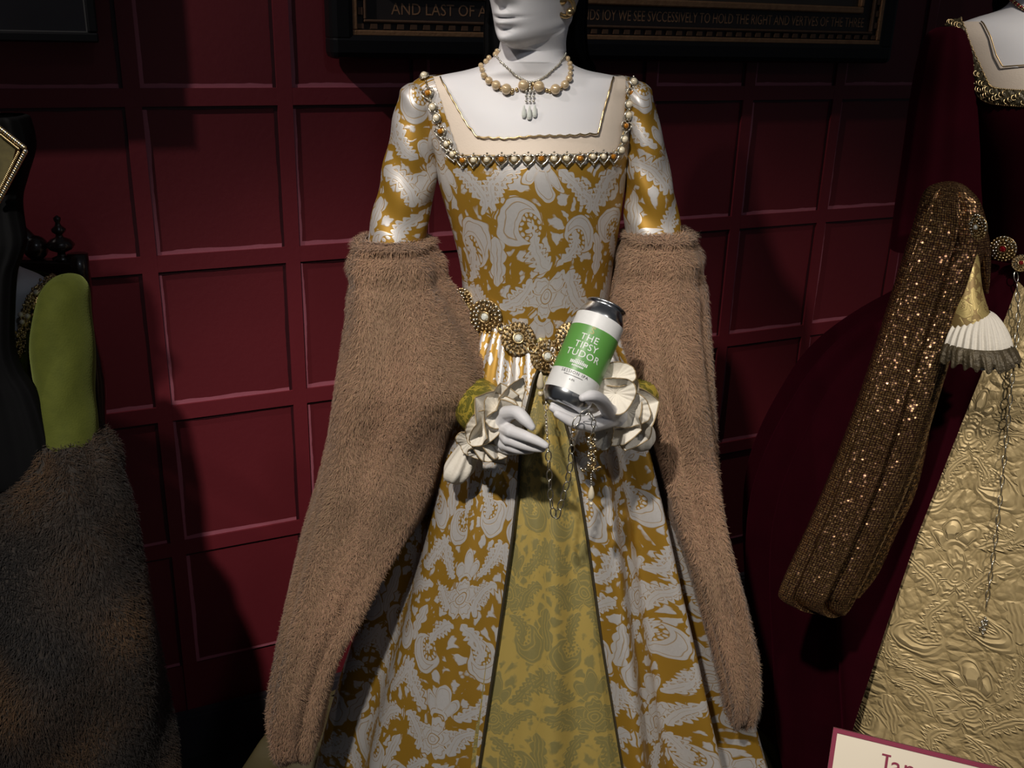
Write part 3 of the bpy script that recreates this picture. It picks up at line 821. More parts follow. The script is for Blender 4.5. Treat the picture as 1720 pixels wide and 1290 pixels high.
# scalloped gold thread along the inner partlet edge
e_pts = [(740, 130), (760, 165), (783, 205), (802, 229), (850, 231), (900, 227), (960, 226), (1004, 223), (1012, 190), (1022, 155), (1032, 122)]
mb = MB()
dense = np.array([np.array(e_pts[k]) * (1 - f) + np.array(e_pts[k + 1]) * f for k in range(len(e_pts) - 1) for f in np.linspace(0, 1, 16, endpoint=False)])
run = np.concatenate([[0], np.cumsum(np.linalg.norm(np.diff(dense, axis=0), axis=1))])
Q = []
for k, (x, y) in enumerate(dense):
    sc_ = abs(math.sin(run[k] / 17.0 * math.pi))
    h = hit(x, y + 2.5 * sc_, [B_full], 0.0012)
    if h: Q.append(np.array(h[0]))
mb.tube(Q, 0.00125, 6)
mb.build('scalloped_edging', M_gold, partlet)

# ---- neckline jewels : heart settings with pearls and amber stones
def heart_mesh(stone, name):
    m = MB()
    t = np.linspace(0, 2 * math.pi, 15, endpoint=False)
    hx = 16 * np.sin(t) ** 3; hy = 13 * np.cos(t) - 5 * np.cos(2 * t) - 2 * np.cos(3 * t) - np.cos(4 * t)
    hp = [(a * 0.00054, b * 0.00052, 0.0014) for a, b in zip(hx, hy)]
    m.tube(hp + hp[:2], 0.0012, 5, 0, caps=False)
    for q in hp: m.ball(q, 0.00145, 0, 6, 4)
    m.ball((0, 0.0006, 0), 0.0062, 2, 10, 5, (1, 1.0, 0.22))
    m.ball((0, 0.0012, 0.0014), 0.0038, 1, 10, 7, (1, 1, 0.75))
    m.ball((0, 0.0088, 0.001), 0.0016, 0, 6, 4)
    return m.mesh(name, True, [M_silver, stone, M_brass])
H_p = heart_mesh(M_pearl, 'pearl_heart'); H_a = heart_mesh(M_amber, 'amber_heart')
rb = MB(); rb.ball((0, 0, 0.002), 0.0047, 1, 10, 7, (1, 1, 0.8)); rb.torus((0, 0, 0.001), 0.0058, 0.0013, m=0, nu=14, nv=5)
rb.ball((0, 0.0075, 0.001), 0.0016, 0, 6, 4); R_p = rb.mesh('pearl_round', True, [M_silver, M_pearl])
trim_bm = MB()
tpath = [(712, 126), (720, 150), (727, 178), (737, 205), (745, 235), (757, 250), (771, 261), (900, 263), (1032, 257), (1042, 240), (1048, 212), (1054, 180), (1057, 150), (1058, 124)]
tp = [np.array(p) for p in tpath]
dd = np.array([tp[k] * (1 - f) + tp[k + 1] * f for k in range(len(tp) - 1) for f in np.linspace(0, 1, max(2, int(np.linalg.norm(tp[k + 1] - tp[k]) / 4.2)), endpoint=False)])
rail_pts = []
for k, (x, y) in enumerate(dd):
    h = hit(x, y, [B_full], 0.0016)
    if h is None: continue
    rail_pts.append(np.array(h[0])); trim_bm.ball(h[0], 0.00165 if k % 2 else 0.0012, 0, 6, 4)
trim_bm.tube(rail_pts, 0.0013, 5, 1)
trim = trim_bm.build('neckline_trim', [M_gold, M_brass], gown)
jew = [(714, 131, 'r'), (711, 128, 'r'), (721, 158, 'a'), (729, 180, 'r'), (736, 198, 'r'), (743, 222, 'a'), (753, 243, 'p'), (763, 260, 'p')]
xs = [779, 797, 819, 843, 864, 887, 909, 930, 951, 973, 994, 1011, 1027]
kinds = ['a', 'p', 'p', 'a', 'p', 'p', 'a', 'p', 'p', 'a', 'p', 'p', 'a']
for x, kd in zip(xs, kinds): jew.append((x, 269 - (x - 900) * 0.012 - (3 if x > 990 else 0), kd))
jew += [(1040, 252, 'r'), (1045, 234, 'r'), (1048, 213, 'a'), (1052, 194, 'r'), (1053, 176, 'r'), (1058, 158, 'a'), (1062, 140, 'r'), (1060, 126, 'r'), (1051, 124, 'r')]
for x, y, kd in jew:
    h = hit(x, y, [B_full], 0.0030)
    if h is None: continue
    tilt = 0.0
    if x < 770: tilt = -0.35
    if x > 1036: tilt = 0.25
    ax = frame_of(np.array(h[1]) + np.array([0, -0.15, 0]), (math.sin(tilt), 0, math.cos(tilt)))
    me = {'p': H_p, 'a': H_a, 'r': R_p}[kd]
    place(me, 'jewel', h[0], ax, trim, 1.12)

# ---- upper sleeves
sl = [(138, 698, 700, TY, .002, .002), (139, 692, 706, TY, .014, .014), (141, 684, 712, TY, .026, .026), (148, 675, 722, TY, .038, .040), (165, 669, 731, TY, .045, .047), (200, 660, 738, TY, .049, .050), (250, 650, 738, TY - .002, .050, .050), (300, 639, 735, TY - .006, .048, .048),
      (350, 628, 724, TY - .012, .046, .046), (400, 617, 716, TY - .018, .046, .046), (440, 612, 716, TY - .02, .046, .046)]
sr = [(136, 1069, 1071, TY, .002, .002), (137, 1063, 1077, TY, .014, .014), (140, 1056, 1084, TY, .026, .026), (148, 1048, 1093, TY, .038, .040), (165, 1044, 1097, TY, .045, .047), (200, 1046, 1106, TY, .049, .050), (250, 1047, 1118, TY - .002, .050, .050), (300, 1049, 1128, TY - .006, .048, .048),
      (350, 1049, 1138, TY - .012, .046, .046), (395, 1050, 1146, TY - .018, .046, .046), (440, 1052, 1150, TY - .02, .046, .046)]
for rows, off in ((sl, 0.03), (sr, 0.36)):
    P = loft_rows(rows, 110, 90)
    k = np.linspace(0, 1, 110)[:, None]; th = np.linspace(0, 2 * math.pi, 90, endpoint=False)[None]
    wr = 0.0022 * np.sin(k * 38 + 2.2 * np.sin(th * 2 + 1)) * np.clip(k * 1.6 - 0.1, 0, 1) * (0.5 + 0.5 * np.cos(th + 2.0))
    c = P.mean(1)[:, None]; d = P - c; d /= np.linalg.norm(d, axis=2)[..., None] + 1e-9
    P = P + d * wr[..., None]
    U, V = metre_uv(P)
    grid('sleeve', P, M_brocade, gown, closed=True, uv=(U + off, V + off * 1.3))

# ---- skirt
srow = [(498, 786, 1012, TY, .082, .078), (530, 776, 1026, TY, .096, .10), (600, 747, 1068, TY, .135, .14), (700, 716, 1108, TY, .175, .19), (800, 690, 1136, TY, .215, .24), (900, 660, 1162, TY, .245, .28),
        (1000, 625, 1190, TY, .275, .32), (1100, 590, 1217, TY, .305, .36), (1200, 562, 1246, TY, .335, .40), (1290, 540, 1272, TY, .36, .42), (1400, 512, 1304, TY, .39, .44),
        (1520, 484, 1338, TY, .41, .46), (1640, 458, 1372, TY, .43, .46)]
NS = 900
SP = loft_rows(srow, 320, NS)
th = np.linspace(0, 2 * math.pi, NS, endpoint=False)
phi = th - 1.5 * math.pi                                     # 0 at the front, + to the right of the photo
phi = (phi + math.pi) % (2 * math.pi) - math.pi
kk = np.linspace(0, 1, 320)[:, None]
def folds(phi):
    right = 1 / (1 + np.exp(-(phi - 0.28) * 14))
    a = np.sin(phi * 17 + 0.6 * np.sin(phi * 5)) * right * 1.25
    b = (0.75 * np.sin(phi * 8.0 + 0.5) + 0.35 * np.sin(phi * 15 + 2)) * (1 - right) * np.clip((np.abs(phi) - 0.15) * 3, 0, 1)
    c = 0.45 * np.sin(phi * 31 + 1.0) * right
    return a + b + c
amp = 0.004 + 0.020 * np.clip(kk * 1.5, 0, 1)
amp = amp * np.clip(kk * 14, 0.15, 1)
d = SP - SP.mean(1)[:, None]; d[..., 2] = 0; dn = np.linalg.norm(d, axis=2)[..., None]; d = d / (dn + 1e-9)
tight = 1.0 * np.exp(-((kk - 0.12) / 0.10) ** 2)             # cartridge gathers below the waist
SP2 = SP + d * (folds(phi)[None] * amp + 0.0022 * tight * np.sin(phi * 42)[None] * np.clip(np.abs(phi)[None] * 4, 0, 1))[..., None]
sx, sy = proj(SP2)
eL = ([600, 640, 690, 740, 820, 900, 1080, 1290, 1500, 1700], [912, 896, 884, 876, 870, 861, 836, 805, 774, 745])
eR = ([600, 640, 690, 740, 820, 900, 1080, 1290, 1500, 1700], [918, 930, 944, 958, 973, 986, 1011, 1046, 1082, 1116])
fr = np.abs(phi)[None] < 1.0
order = np.argsort(phi); phs = phi[order]
def open_front(S, phs, px, py, eL, eR, n, pivot=0.0):
    """resample every ring from the right edge of the front opening round the back to its left edge"""
    out = np.zeros((len(S), n, 3)); A = np.zeros((len(S), n))
    for k in range(len(S)):
        gl = px[k] - np.interp(py[k], *eL); gr = px[k] - np.interp(py[k], *eR)
        m = np.where(np.abs(phs) < 1.25)[0]
        def cross(g, sel):
            for a in sel:
                if g[a] <= 0 < g[a + 1]: return phs[a] + (phs[a + 1] - phs[a]) * (-g[a]) / (g[a + 1] - g[a])
            return pivot
        c = int(np.argmin(np.abs(phs - pivot)))
        pl_ = cross(gl, [a for a in range(c + 60, m[0], -1) if a + 1 < len(phs)]); pr_ = cross(gr, range(max(c - 60, 0), m[-1]))
        if pr_ < pl_: pl_ = pr_ = (pl_ + pr_) / 2
        A[k] = np.linspace(pr_, pl_ + 2 * math.pi, n)
        w = np.concatenate([phs, phs + 2 * math.pi]); 
        for i_ in range(3): out[k, :, i_] = np.interp(A[k], w, np.concatenate([S[k, :, i_]] * 2))
    return out, A
SK, SA = open_front(SP2[:, order], phs, sx[:, order], sy[:, order], eL, eR, 900, 0.03)
kx, ky = proj(SK)
SAw = (SA + math.pi) % (2 * math.pi) - math.pi
above = (np.abs(SAw) < 1.0) & (ky < np.interp(kx, [p[0] for p in waist_pts], [p[1] - 16 for p in waist_pts]))
kv = ~above; keep = kv[:-1, :-1] & kv[1:, 1:] & kv[1:, :-1] & kv[:-1, 1:]
v1 = np.concatenate([[0], np.cumsum(np.linalg.norm(np.diff(SP, axis=0), axis=2).mean(1))])
U = np.tile(phi[None] * 0.29, (320, 1)); V = np.tile(-v1[:, None], (1, NS)) + 0.11
skirt = grid('overskirt', SK, M_brocade, gown, closed=False, uv=(SA * 0.34 + 0.02, np.tile(-v1[:, None], (1, 900)) + 0.11), keep=keep)
B_skirt = bvh_of(skirt)
# forepart: the green-gold underskirt panel showing in the opening
fi = np.where(np.abs(phi) < 0.85)[0]; fi = fi[np.argsort(phi[fi])]
FPn = SP[:, fi] - d[:, fi] * 0.008
fw = (0.006 * np.sin(phi[fi] * 16 + 0.8) + 0.004 * np.sin(phi[fi] * 29))[None] * np.clip(kk * 2.2, 0.1, 1)
FPn = FPn + d[:, fi] * (fw - 0.004)[..., None]
gx, gy = proj(FPn)
gk = (gx > np.interp(gy, *eL) - 16) & (gx < np.interp(gy, *eR) + 16); gk = gk[:-1, :-1] & gk[1:, 1:] & gk[1:, :-1] & gk[:-1, 1:]
forepart = grid('forepart', FPn[30:], M_forepart, gown, uv=(U[30:, fi], V[30:, fi]), keep=gk[30:])
B_fore = bvh_of(forepart)
for col_ in (0, 899):
    mb = MB(); mb.tube(SK[46:318:3, col_], 0.0024, 6); mb.build('piping', M_piping, skirt)
wq = []
for x in np.linspace(772, 1034, 60):
    h = hit(x, float(np.interp(x, [p[0] for p in waist_pts], [p[1] for p in waist_pts])) - 3, [B_full], 0.002)
    if h: wq.append(np.array(h[0]))
mb = MB(); mb.tube(wq, 0.0045, 8); mb.build('waist_band', M_gold_brocade, bodice)
# train lying out behind the hem
tr = [(1165, 560, 1200, 1.66, .05, .06), (1215, 470, 1262, 1.60, .08, .10), (1262, 430, 1300, 1.56, .10, .14), (1330, 395, 1325, 1.55, .12, .16), (1450, 380, 1335, 1.56, .12, .16), (1560, 370, 1340, 1.56, .12, .16)]
TP = loft_rows(tr, 60, 200)
tf = 0.010 * np.sin(np.linspace(0, 2 * math.pi, 200, endpoint=False) * 14)
dc = TP - TP.mean(1)[:, None]; dc[..., 2] = 0; dc /= np.linalg.norm(dc, axis=2)[..., None]
TP = TP + dc * tf[None, :, None]
grid('train', TP, M_train, gown, closed=True, uv=metre_uv(TP))

# ---- fur oversleeves
flc = [(398, 612, 706, 1.482, .050, .052), (402, 598, 722, 1.480, .064, .062), (420, 585, 736, 1.478, .072, .066), (470, 583, 752, 1.470, .078, .070), (520, 580, 783, 1.458, .090, .074), (570, 574, 812, 1.445, .104, .078),
       (620, 566, 832, 1.432, .112, .080), (655, 560, 817, 1.425, .105, .080), (700, 553, 783, 1.42, .095, .080), (740, 547, 768, 1.415, .090, .080), (800, 535, 747, 1.40, .086, .080), (850, 522, 720, 1.39, .082, .080),
       (900, 508, 688, 1.375, .080, .078), (950, 496, 655, 1.36, .078, .075), (1000, 485, 628, 1.345, .075, .072), (1050, 475, 598, 1.33, .072, .070), (1100, 465, 573, 1.32, .070, .065),
       (1150, 456, 556, 1.31, .064, .060), (1200, 450, 545, 1.305, .055, .055), (1245, 456, 535, 1.30, .042, .042), (1266, 472, 520, 1.30, .022, .022), (1272, 488, 505, 1.30, .006, .006)]
frc = [(386, 1062, 1150, 1.482, .050, .052), (390, 1050, 1162, 1.480, .064, .062), (410, 1040, 1172, 1.478, .072, .066), (470, 1028, 1180, 1.470, .078, .070), (520, 1024, 1183, 1.458, .085, .074), (560, 1036, 1185, 1.447, .088, .078),
       (600, 1050, 1188, 1.435, .088, .080), (650, 1068, 1192, 1.425, .084, .080), (700, 1085, 1196, 1.42, .080, .080), (750, 1092, 1200, 1.415, .078, .080), (800, 1105, 1206, 1.40, .076, .080), (850, 1120, 1214, 1.39, .074, .078),
       (900, 1140, 1223, 1.38, .072, .076), (950, 1158, 1236, 1.37, .070, .072), (1000, 1172, 1249, 1.365, .066, .068), (1050, 1186, 1260, 1.36, .062, .064), (1100, 1200, 1268, 1.355, .056, .058),
       (1150, 1212, 1270, 1.35, .048, .05), (1190, 1222, 1264, 1.35, .036, .036), (1212, 1232, 1252, 1.35, .014, .014), (1216, 1238, 1246, 1.35, .004, .004)]
def tan_colour(b, r):
    base = np.array([0.375, 0.235, 0.143])
    n = 0.5 + 0.5 * np.sin(b[:, 2] * 21 + 3 * np.sin(b[:, 0] * 14)) * np.cos(b[:, 0] * 33 + b[:, 1] * 9)
    k = 0.66 + 0.36 * r + 0.16 * n
    c = base[None] * k[:, None]
    c[:, 0] *= 1 + 0.06 * n
    return np.clip(c, 0, 1)
FURS = []
for rows, cnt in ((flc, 150000), (frc, 105000)):
    P = loft_rows(rows, 150, 110, power=0.9)
    k = np.linspace(0, 1, 150)[:, None]; tt = np.linspace(0, 2 * math.pi, 110, endpoint=False)[None]
    c = P.mean(1)[:, None]; dd_ = P - c; dd_ /= np.linalg.norm(dd_, axis=2)[..., None] + 1e-9
    lump = (0.0065 * np.sin(tt * 5 + 1.2 * np.sin(k * 6)) + 0.003 * np.sin(tt * 9 + 2)) * np.clip(k * 5, 0, 1) + 0.004 * np.sin(k * 120) * np.exp(-((k - 0.09) / 0.06) ** 2)
    P = P + dd_ * lump[..., None] - dd_ * 0.0035
    ov = grid('fur_oversleeve', P, M_fur_skin, gown, closed=True)
    fur('fur_pile', P, True, cnt, 0.0125, 0.00045, ov, M_fur, tan_colour, lie=0.60, jit=0.5)
    FURS.append(bvh_of(ov))

# ---- undersleeves, chemise puffs and ruffled cuffs of the gown
def arm_tube(name, pts, rads, material, parent, pleat=0.0, off=0.0):
    K = catmull(np.column_stack([np.array(pts), rads]), 60)
    P = tube_P(K[:, :3], K[:, 3], 64)
    if pleat:
        t = np.linspace(0, 2 * math.pi, 64, endpoint=False)
        c = K[:, None, :3]; P = c + (P - c) * (1 + pleat * np.sin(t * 9)[None, :, None])
    U, V = metre_uv(P)
    return grid(name, P, material, parent, closed=True, uv=(U + off, V + off))
arm_tube('undersleeve', [at(750, 630, 1.47), at(788, 664, 1.41), at(813, 693, 1.335), at(834, 712, 1.265)], [0.032, 0.038, 0.037, 0.022], M_under, gown)
arm_tube('undersleeve', [at(1135, 610, 1.47), at(1103, 645, 1.43), at(1075, 668, 1.35), at(1052, 686, 1.275)], [0.028, 0.026, 0.025, 0.021], M_under, gown, off=0.3)
def puff(name, rows, parent, material, groove=7):
    P = loft_rows(rows, 40, 72)
    t = np.linspace(0, 2 * math.pi, 72, endpoint=False); k = np.linspace(0, 1, 40)[:, None]
    c = P.mean(1)[:, None]
    P = c + (P - c) * (1 + 0.10 * np.sin(t * groove + 2.0 * k)[..., None] * np.sin(math.pi * k)[..., None])
    return grid(name, P, material, parent, closed=True)
puff('chemise_puff', [(738, 782, 792, 1.315, .006, .006), (748, 772, 798, 1.312, .018, .018), (765, 759, 799, 1.308, .024, .024), (785, 747, 797, 1.304, .026, .026), (800, 746, 788, 1.302, .020, .02), (809, 756, 778, 1.302, .010, .010), (812, 764, 770, 1.302, .003, .003)], gown, M_cuff)
puff('chemise_puff', [(700, 1066, 1078, 1.30, .006, .006), (708, 1054, 1088, 1.298, .018, .018), (722, 1046, 1097, 1.295, .024, .024), (738, 1047, 1099, 1.292, .024, .024), (750, 1057, 1093, 1.290, .016, .016), (757, 1070, 1082, 1.29, .004, .004)], gown, M_cuff)
def frill(name, c, axis, r0, r1, n, amp, length, parent, phase=0.0, loop=0.35, edge=True, squash=(1, 1), up=(0, 0, 1), material=None):
    ax = unit(axis); a = unit(np.cross(ax, up)); b = np.cross(a, ax)
    ns, nr = 260, 18
    th = np.linspace(0, 2 * math.pi, ns, endpoint=False)
    P = np.zeros((nr, ns, 3))
    for i, t in enumerate(np.linspace(0, 1, nr)):
        w = np.sin(n * th + phase) * (1 + 0.25 * np.sin(3 * th + phase)) ; e = t ** 1.3
        te = th + loop * e * np.sin(2 * (n * th + phase)) * (2 / n)
        r = r0 + (r1 - r0) * t * (1 + 0.10 * np.sin(2 * th + 1 + phase))
        rad = np.cos(te)[:, None] * a * squash[0] + np.sin(te)[:, None] * b * squash[1]
        P[i] = np.asarray(c) + rad * r[:, None] + ax * (length * t + amp * e * w)[:, None]
    o = grid(name, P, material or M_cuff, parent, closed=True, solid=0.0009)
    if edge:
        m = MB(); m.tube(np.concatenate([P[-1], P[-1][:2]]), 0.0009, 5, caps=False); m.build('thread_edging', M_cuff_edge, o)
    return o
wl = at(832, 712, 1.250); al = unit(at(860, 735, 1.212) - at(800, 684, 1.30))
frill('ruffle', wl - al * 0.006, al, 0.024, 0.056, 6, 0.010, 0.010, gown, 0.4, loop=0.15, squash=(0.66, 1.1))
frill('ruffle', wl + al * 0.004, al, 0.023, 0.040, 6, 0.008, 0.016, gown, 1.9, loop=0.15, squash=(0.7, 1.05))
wr = at(1040, 694, 1.255); ar = unit(at(1000, 702, 1.20) - at(1090, 662, 1.33))
frill('ruffle', wr - ar * 0.010, ar, 0.024, 0.054, 6, 0.012, 0.002, gown, 0.9, loop=0.15, squash=(0.9, 1.0))
frill('ruffle', wr + ar * 0.002, ar, 0.023, 0.044, 6, 0.010, 0.008, gown, 2.6, loop=0.15, squash=(0.9, 1.0))
def petal(c, a, b, rot, nrm, seed, cup=0.22):
    """one rounded flounce of a ruffle: a cupped, softly waved leaf of linen with a thread edge"""
    rs = np.random.default_rng(seed); F_ = frame_of(nrm); r_ = math.radians(rot)
    U_ = F_[0] * math.cos(r_) + F_[1] * math.sin(r_); V_ = -F_[0] * math.sin(r_) + F_[1] * math.cos(r_); N_ = F_[2]
    nr_, ns_ = 16, 96; t = np.linspace(0, 2 * math.pi, ns_, endpoint=False); p1, p2, p3 = rs.uniform(0, 6.28, 3)
    P = np.zeros((nr_, ns_, 3)); m_ = min(a, b)
    for i, q in enumerate(np.linspace(0.02, 1, nr_)):
        rr = q * (1 + 0.07 * np.sin(3 * t + p1) * q)
        z = m_ * (cup * q ** 2.2 + 0.30 * q ** 2 * np.sin(2 * t + p2) + 0.12 * q ** 2 * np.sin(5 * t + p3) - 0.35 * (1 - q) + 0.035 * q * np.sin(17 * t + p1))
        P[i] = np.asarray(c) + np.outer(a * rr * np.cos(t), U_) + np.outer(b * rr * np.sin(t), V_) + np.outer(z, N_)
    o = grid('ruffle_flounce', P, M_cuff, gown, closed=True, solid=0.0009)
    m = MB(); m.tube(np.concatenate([P[-1], P[-1][:2]]), 0.0008, 5, caps=False); m.build('thread_edging', M_cuff_edge, o)
S_ = 1 / 1290.0
for k, (x, y, Y, a, b, rot, nx, nz) in enumerate([
        (1034, 632, 1.240, 37, 21, 12, -.15, .75), (1034, 662, 1.222, 34, 31, 0, -.1, .25), (1054, 692, 1.232, 40, 28, 25, .1, .05), (1016, 733, 1.238, 17, 29, -20, -.5, -.1), (1046, 722, 1.250, 30, 24, 20, .1, -.3),
        (860, 668, 1.252, 22, 36, -30, .5, .2), (838, 690, 1.234, 30, 30, -40, .2, .5), (812, 720, 1.236, 36, 27, 48, -.3, .3), (818, 758, 1.240, 36, 17, 6, -.1, -.15), (788, 745, 1.262, 20, 24, 30, -.4, .0)]):
    petal(at(x, y, Y), a * S_, b * S_, rot, (nx, -1, nz), 40 + k)

# ---- hands of the mannequin
def hand(name, wrist, fore, chains, parent, material=None):
    m = MB()
    m.capsule([fore, wrist], [0.020, 0.0165], 16)
    for ch in chains:
        m.capsule([p for p, r in ch], [r for p, r in ch], 12)
    return remeshed(m, 0.0013, 3, name, material or M_white, parent)
def finger(wrist, pts, r0=0.0074, r1=0.0050, palm=0.0115):
    n = len(pts)
    ch = [(np.asarray(wrist), palm + 0.001)] + [(np.asarray(pts[0]), 0.0092)]
    m = [(np.asarray(p), r0 + (r1 - r0) * k / max(1, n - 2)) for k, p in enumerate(pts[1:])]
    return [ch, [(np.asarray(pts[0]), 0.0085)] + m]
def make_hand(name, wrist, fore, fingers, thumb, parent):
    chains = []
    for f in fingers: chains += finger(wrist, f)
    t = [np.asarray(p) for p in thumb]
    chains.append([(t[0], 0.0100), (t[1], 0.0090), (t[2], 0.0080), (t[3], 0.0054)])
    chains.append([(np.asarray(wrist), 0.015), (t[0], 0.0100)])
    return hand(name, wrist, fore, chains, parent)
make_hand('hand', at(842, 716, 1.243), at(826, 704, 1.262),
          [[at(858, 724, 1.214), at(884, 733, 1.196), at(903, 741, 1.190), at(916, 748, 1.187)],
           [at(853, 737, 1.220), at(880, 747, 1.206), at(898, 752, 1.201), at(911, 754, 1.198)],
           [at(846, 745, 1.230), at(866, 753, 1.218), at(882, 756, 1.214), at(893, 756, 1.213)],
           [at(840, 748, 1.241), at(854, 755, 1.232), at(866, 757, 1.230), at(875, 757, 1.230)]],
          [at(850, 694, 1.226), at(868, 693, 1.207), at(882, 705, 1.196), at(893, 717, 1.191)], man)
make_hand('hand', at(1036, 700, 1.244), at(1066, 680, 1.290),
          [[at(992, 716, 1.186), at(966, 711, 1.170), at(948, 702, 1.166), at(936, 695, 1.166)],
           [at(990, 708, 1.202), at(962, 703, 1.186), at(942, 693, 1.182), at(928, 685, 1.182)],
           [at(991, 702, 1.217), at(964, 697, 1.202), at(945, 688, 1.198), at(930, 680, 1.198)],
           [at(994, 696, 1.231), at(972, 692, 1.220), at(957, 685, 1.218), at(945, 679, 1.218)]],
          [at(1022, 690, 1.208), at(1008, 672, 1.178), at(993, 665, 1.160), at(979, 668, 1.153)], man)

# ---- the drinks can resting on the open palm
can_base = at(945, 685, 1.203)
can_up = unit(MC @ np.array([0.400, -0.892, 0.205]))
to_cam = unit(CAM - at(985, 590, 1.2)); face = unit(to_cam - (to_cam @ can_up) * can_up)
side = np.cross(can_up, face)                                # to the right when read
CAX = np.array([side, -face, can_up])                        # local x, y(back), z
can = thing('drinks_can', 'tall aluminium drinks can with a green and white label held on the open palm', 'can', tuple(can_base))
CH, CR = 0.150, 0.0332
def czone(z0, z1, extra=0.0, n=6):
    return [(CR + extra, z0 + (z1 - z0) * k / n) for k in range(n + 1)]
mb = MB()
mb.lathe([(0.0, 0.006), (0.012, 0.005), (0.020, 0.002), (0.0235, 0.0), (0.0255, 0.0008), (0.0275, 0.004), (0.0315, 0.010), (CR - 0.0004, 0.015)] + [(CR - 0.0004, 0.03), (CR - 0.0004, 0.127)] +
         [(CR - 0.001, 0.131), (CR - 0.0035, 0.137), (CR - 0.0062, 0.1425), (CR - 0.0068, 0.1445), (CR - 0.0052, 0.1462), (CR - 0.0046, 0.1480), (CR - 0.0058, 0.1492), (CR - 0.0074, 0.1482), (CR - 0.0082, 0.1450), (0.0, 0.1446)], 64, can_base, CAX)
mb.build('can_body', M_can_metal, can)
tab = MB(); tab.torus(can_base + can_up * 0.1462 + face * 0.006, 0.005, 0.0012, CAX, stretch=1.6); tab.ball(can_base + can_up * 0.146, 0.0026, 0, 8, 5)
tab.build('pull_tab', M_can_metal, can)
lab = MB(); lab.lathe(czone(0.0175, 0.1265, 0.0), 96, can_base, CAX); lab = lab.build('label', M_can_white, can)
gb = MB(); gb.lathe(czone(0.0445, 0.1075, 0.00018), 96, can_base, CAX); gb.build('green_band', M_can_green, lab)
def on_can(txt, size, zc, xoff=0.0, spacing=1.0, m=None, thick=0.0, squeeze=1.0):
    V, F = text_mesh(txt, size, 'CENTER', spacing)
    wraps = []
    ang = (V[:, 0] * squeeze + xoff) / CR
    r = CR + 0.0005
    W_ = can_base + np.outer(np.sin(ang) * r, side) + np.outer(np.cos(ang) * r, face) + np.outer(V[:, 1] + zc, can_up)
    b = MB(); b.add(W_, F); return b.build('lettering', m, lab, smooth=False)
ox = -0.0035
on_can('THE', 0.0128, 0.0865, ox, 1.1, M_print_white)
on_can('TIPSY', 0.0128, 0.0750, ox, 1.05, M_print_white)
on_can('TUDOR', 0.0128, 0.0633, ox, 1.1, M_print_white)
on_can('S', 0.0125, 0.0972, ox, 1.0, M_print_gold)
on_can('SESSION IPA', 0.0056, 0.0392, ox, 1.25, M_print_black)
on_can('4.0%', 0.0036, 0.0300, ox, 1.1, M_print_black)
def bars(rows, m):
    b = MB()
    for (z, x0, x1, n, h) in rows:
        for k in range(n):
            xa = x0 + (x1 - x0) * k / n; xb = xa + (x1 - x0) / n * 0.7
            V = []
            for zz in (z, z + h):
                for x in (xa, xb):
                    a = (x + ox) / CR; V.append(can_base + side * math.sin(a) * (CR + .0005) + face * math.cos(a) * (CR + .0005) + can_up * zz)
            b.add(V, [(0, 1, 3, 2)])
    b.build('small_print', m, lab, smooth=False)
bars([(0.0530, -0.012, 0.012, 11, 0.0042), (0.0492, -0.008, 0.008, 8, 0.0024), (0.0578, -0.006, 0.006, 5, 0.0012)], M_print_white)
bars([(0.0362, -0.013, 0.013, 16, 0.0009)], M_print_black)
bars([(0.1068 - 0.0008, -0.003, 0.003, 3, 0.0010)], M_print_gold)

# ---- hood and veil of the central mannequin
hc = chin + np.array([math.sin(0.48) * 0.085, math.cos(0.48) * 0.085, 0])
hood = thing('french_hood', 'gold beaded hood with a black veil on the head of the gold gown mannequin', 'hood', tuple(hc + np.array([0, 0, 0.08])))
fx = np.array([math.cos(0.48), -math.sin(0.48), 0]); fy = np.array([math.sin(0.48), math.cos(0.48), 0])
def hood_arc(r, lean, back, drop, n=44):
    out = []
    for t in np.linspace(-math.pi * 0.5 - drop, math.pi * 0.5 + drop, n):
        out.append(hc + fx * math.sin(t) * (0.074 + r) + fy * (back + lean * math.cos(t)) + np.array([0, 0, 0.105 + math.cos(t) * (0.118 + r) ]))
    return np.array(out)
band = np.stack([hood_arc(0.006, -0.030, -0.020, 0.20), hood_arc(0.016, -0.026, -0.004, 0.20), hood_arc(0.016, -0.018, 0.022, 0.20), hood_arc(0.005, -0.008, 0.040, 0.20)])
grid('band', band, M_veil, hood, solid=0.003)
bb = MB()
for q in hood_arc(0.017, -0.028, -0.014, 0.30, 46): bb.ball(q, 0.0042, 0, 8, 6)
for q in hood_arc(0.018, -0.022, 0.006, 0.22, 40): bb.ball(q, 0.0036, 1, 8, 6)
bb.build('beaded_edge', [M_gold, M_pearl], hood)
ear = MB()
e0 = at(950, 12, hc[1] - 0.035)
ear.torus(e0, 0.012, 0.0035, frame_of((0.3, -1, 0)), 0, 18, 8)
ear.ball(e0 + np.array([-0.006, -0.006, 0.010]), 0.008, 0, 10, 8); ear.ball(e0 + np.array([0.006, -0.004, -0.006]), 0.0055, 0, 10, 8)
ear.build('gold_ear_piece', M_gold, hood)
VR = [(-130, 835, 960, 1.60, .02, .02), (-60, 818, 985, 1.60, .02, .02), (0, 815, 988, 1.595, .018, .018), (50, 812, 986, 1.595, .016, .016), (90, 812, 990, 1.600, .014, .014), (112, 805, 1000, 1.615, .012, .012), (160, 800, 1010, 1.635, .012, .012), (260, 795, 1015, 1.645, .012, .012), (420, 800, 1010, 1.64, .010, .010)]
vp_ = loft_rows(VR, 60, 90); tv = np.linspace(0, 2 * math.pi, 90, endpoint=False)
vp_[..., 1] += 0.004 * np.sin(tv * 12)[None]
grid('veil', vp_, M_veil, hood, closed=True)

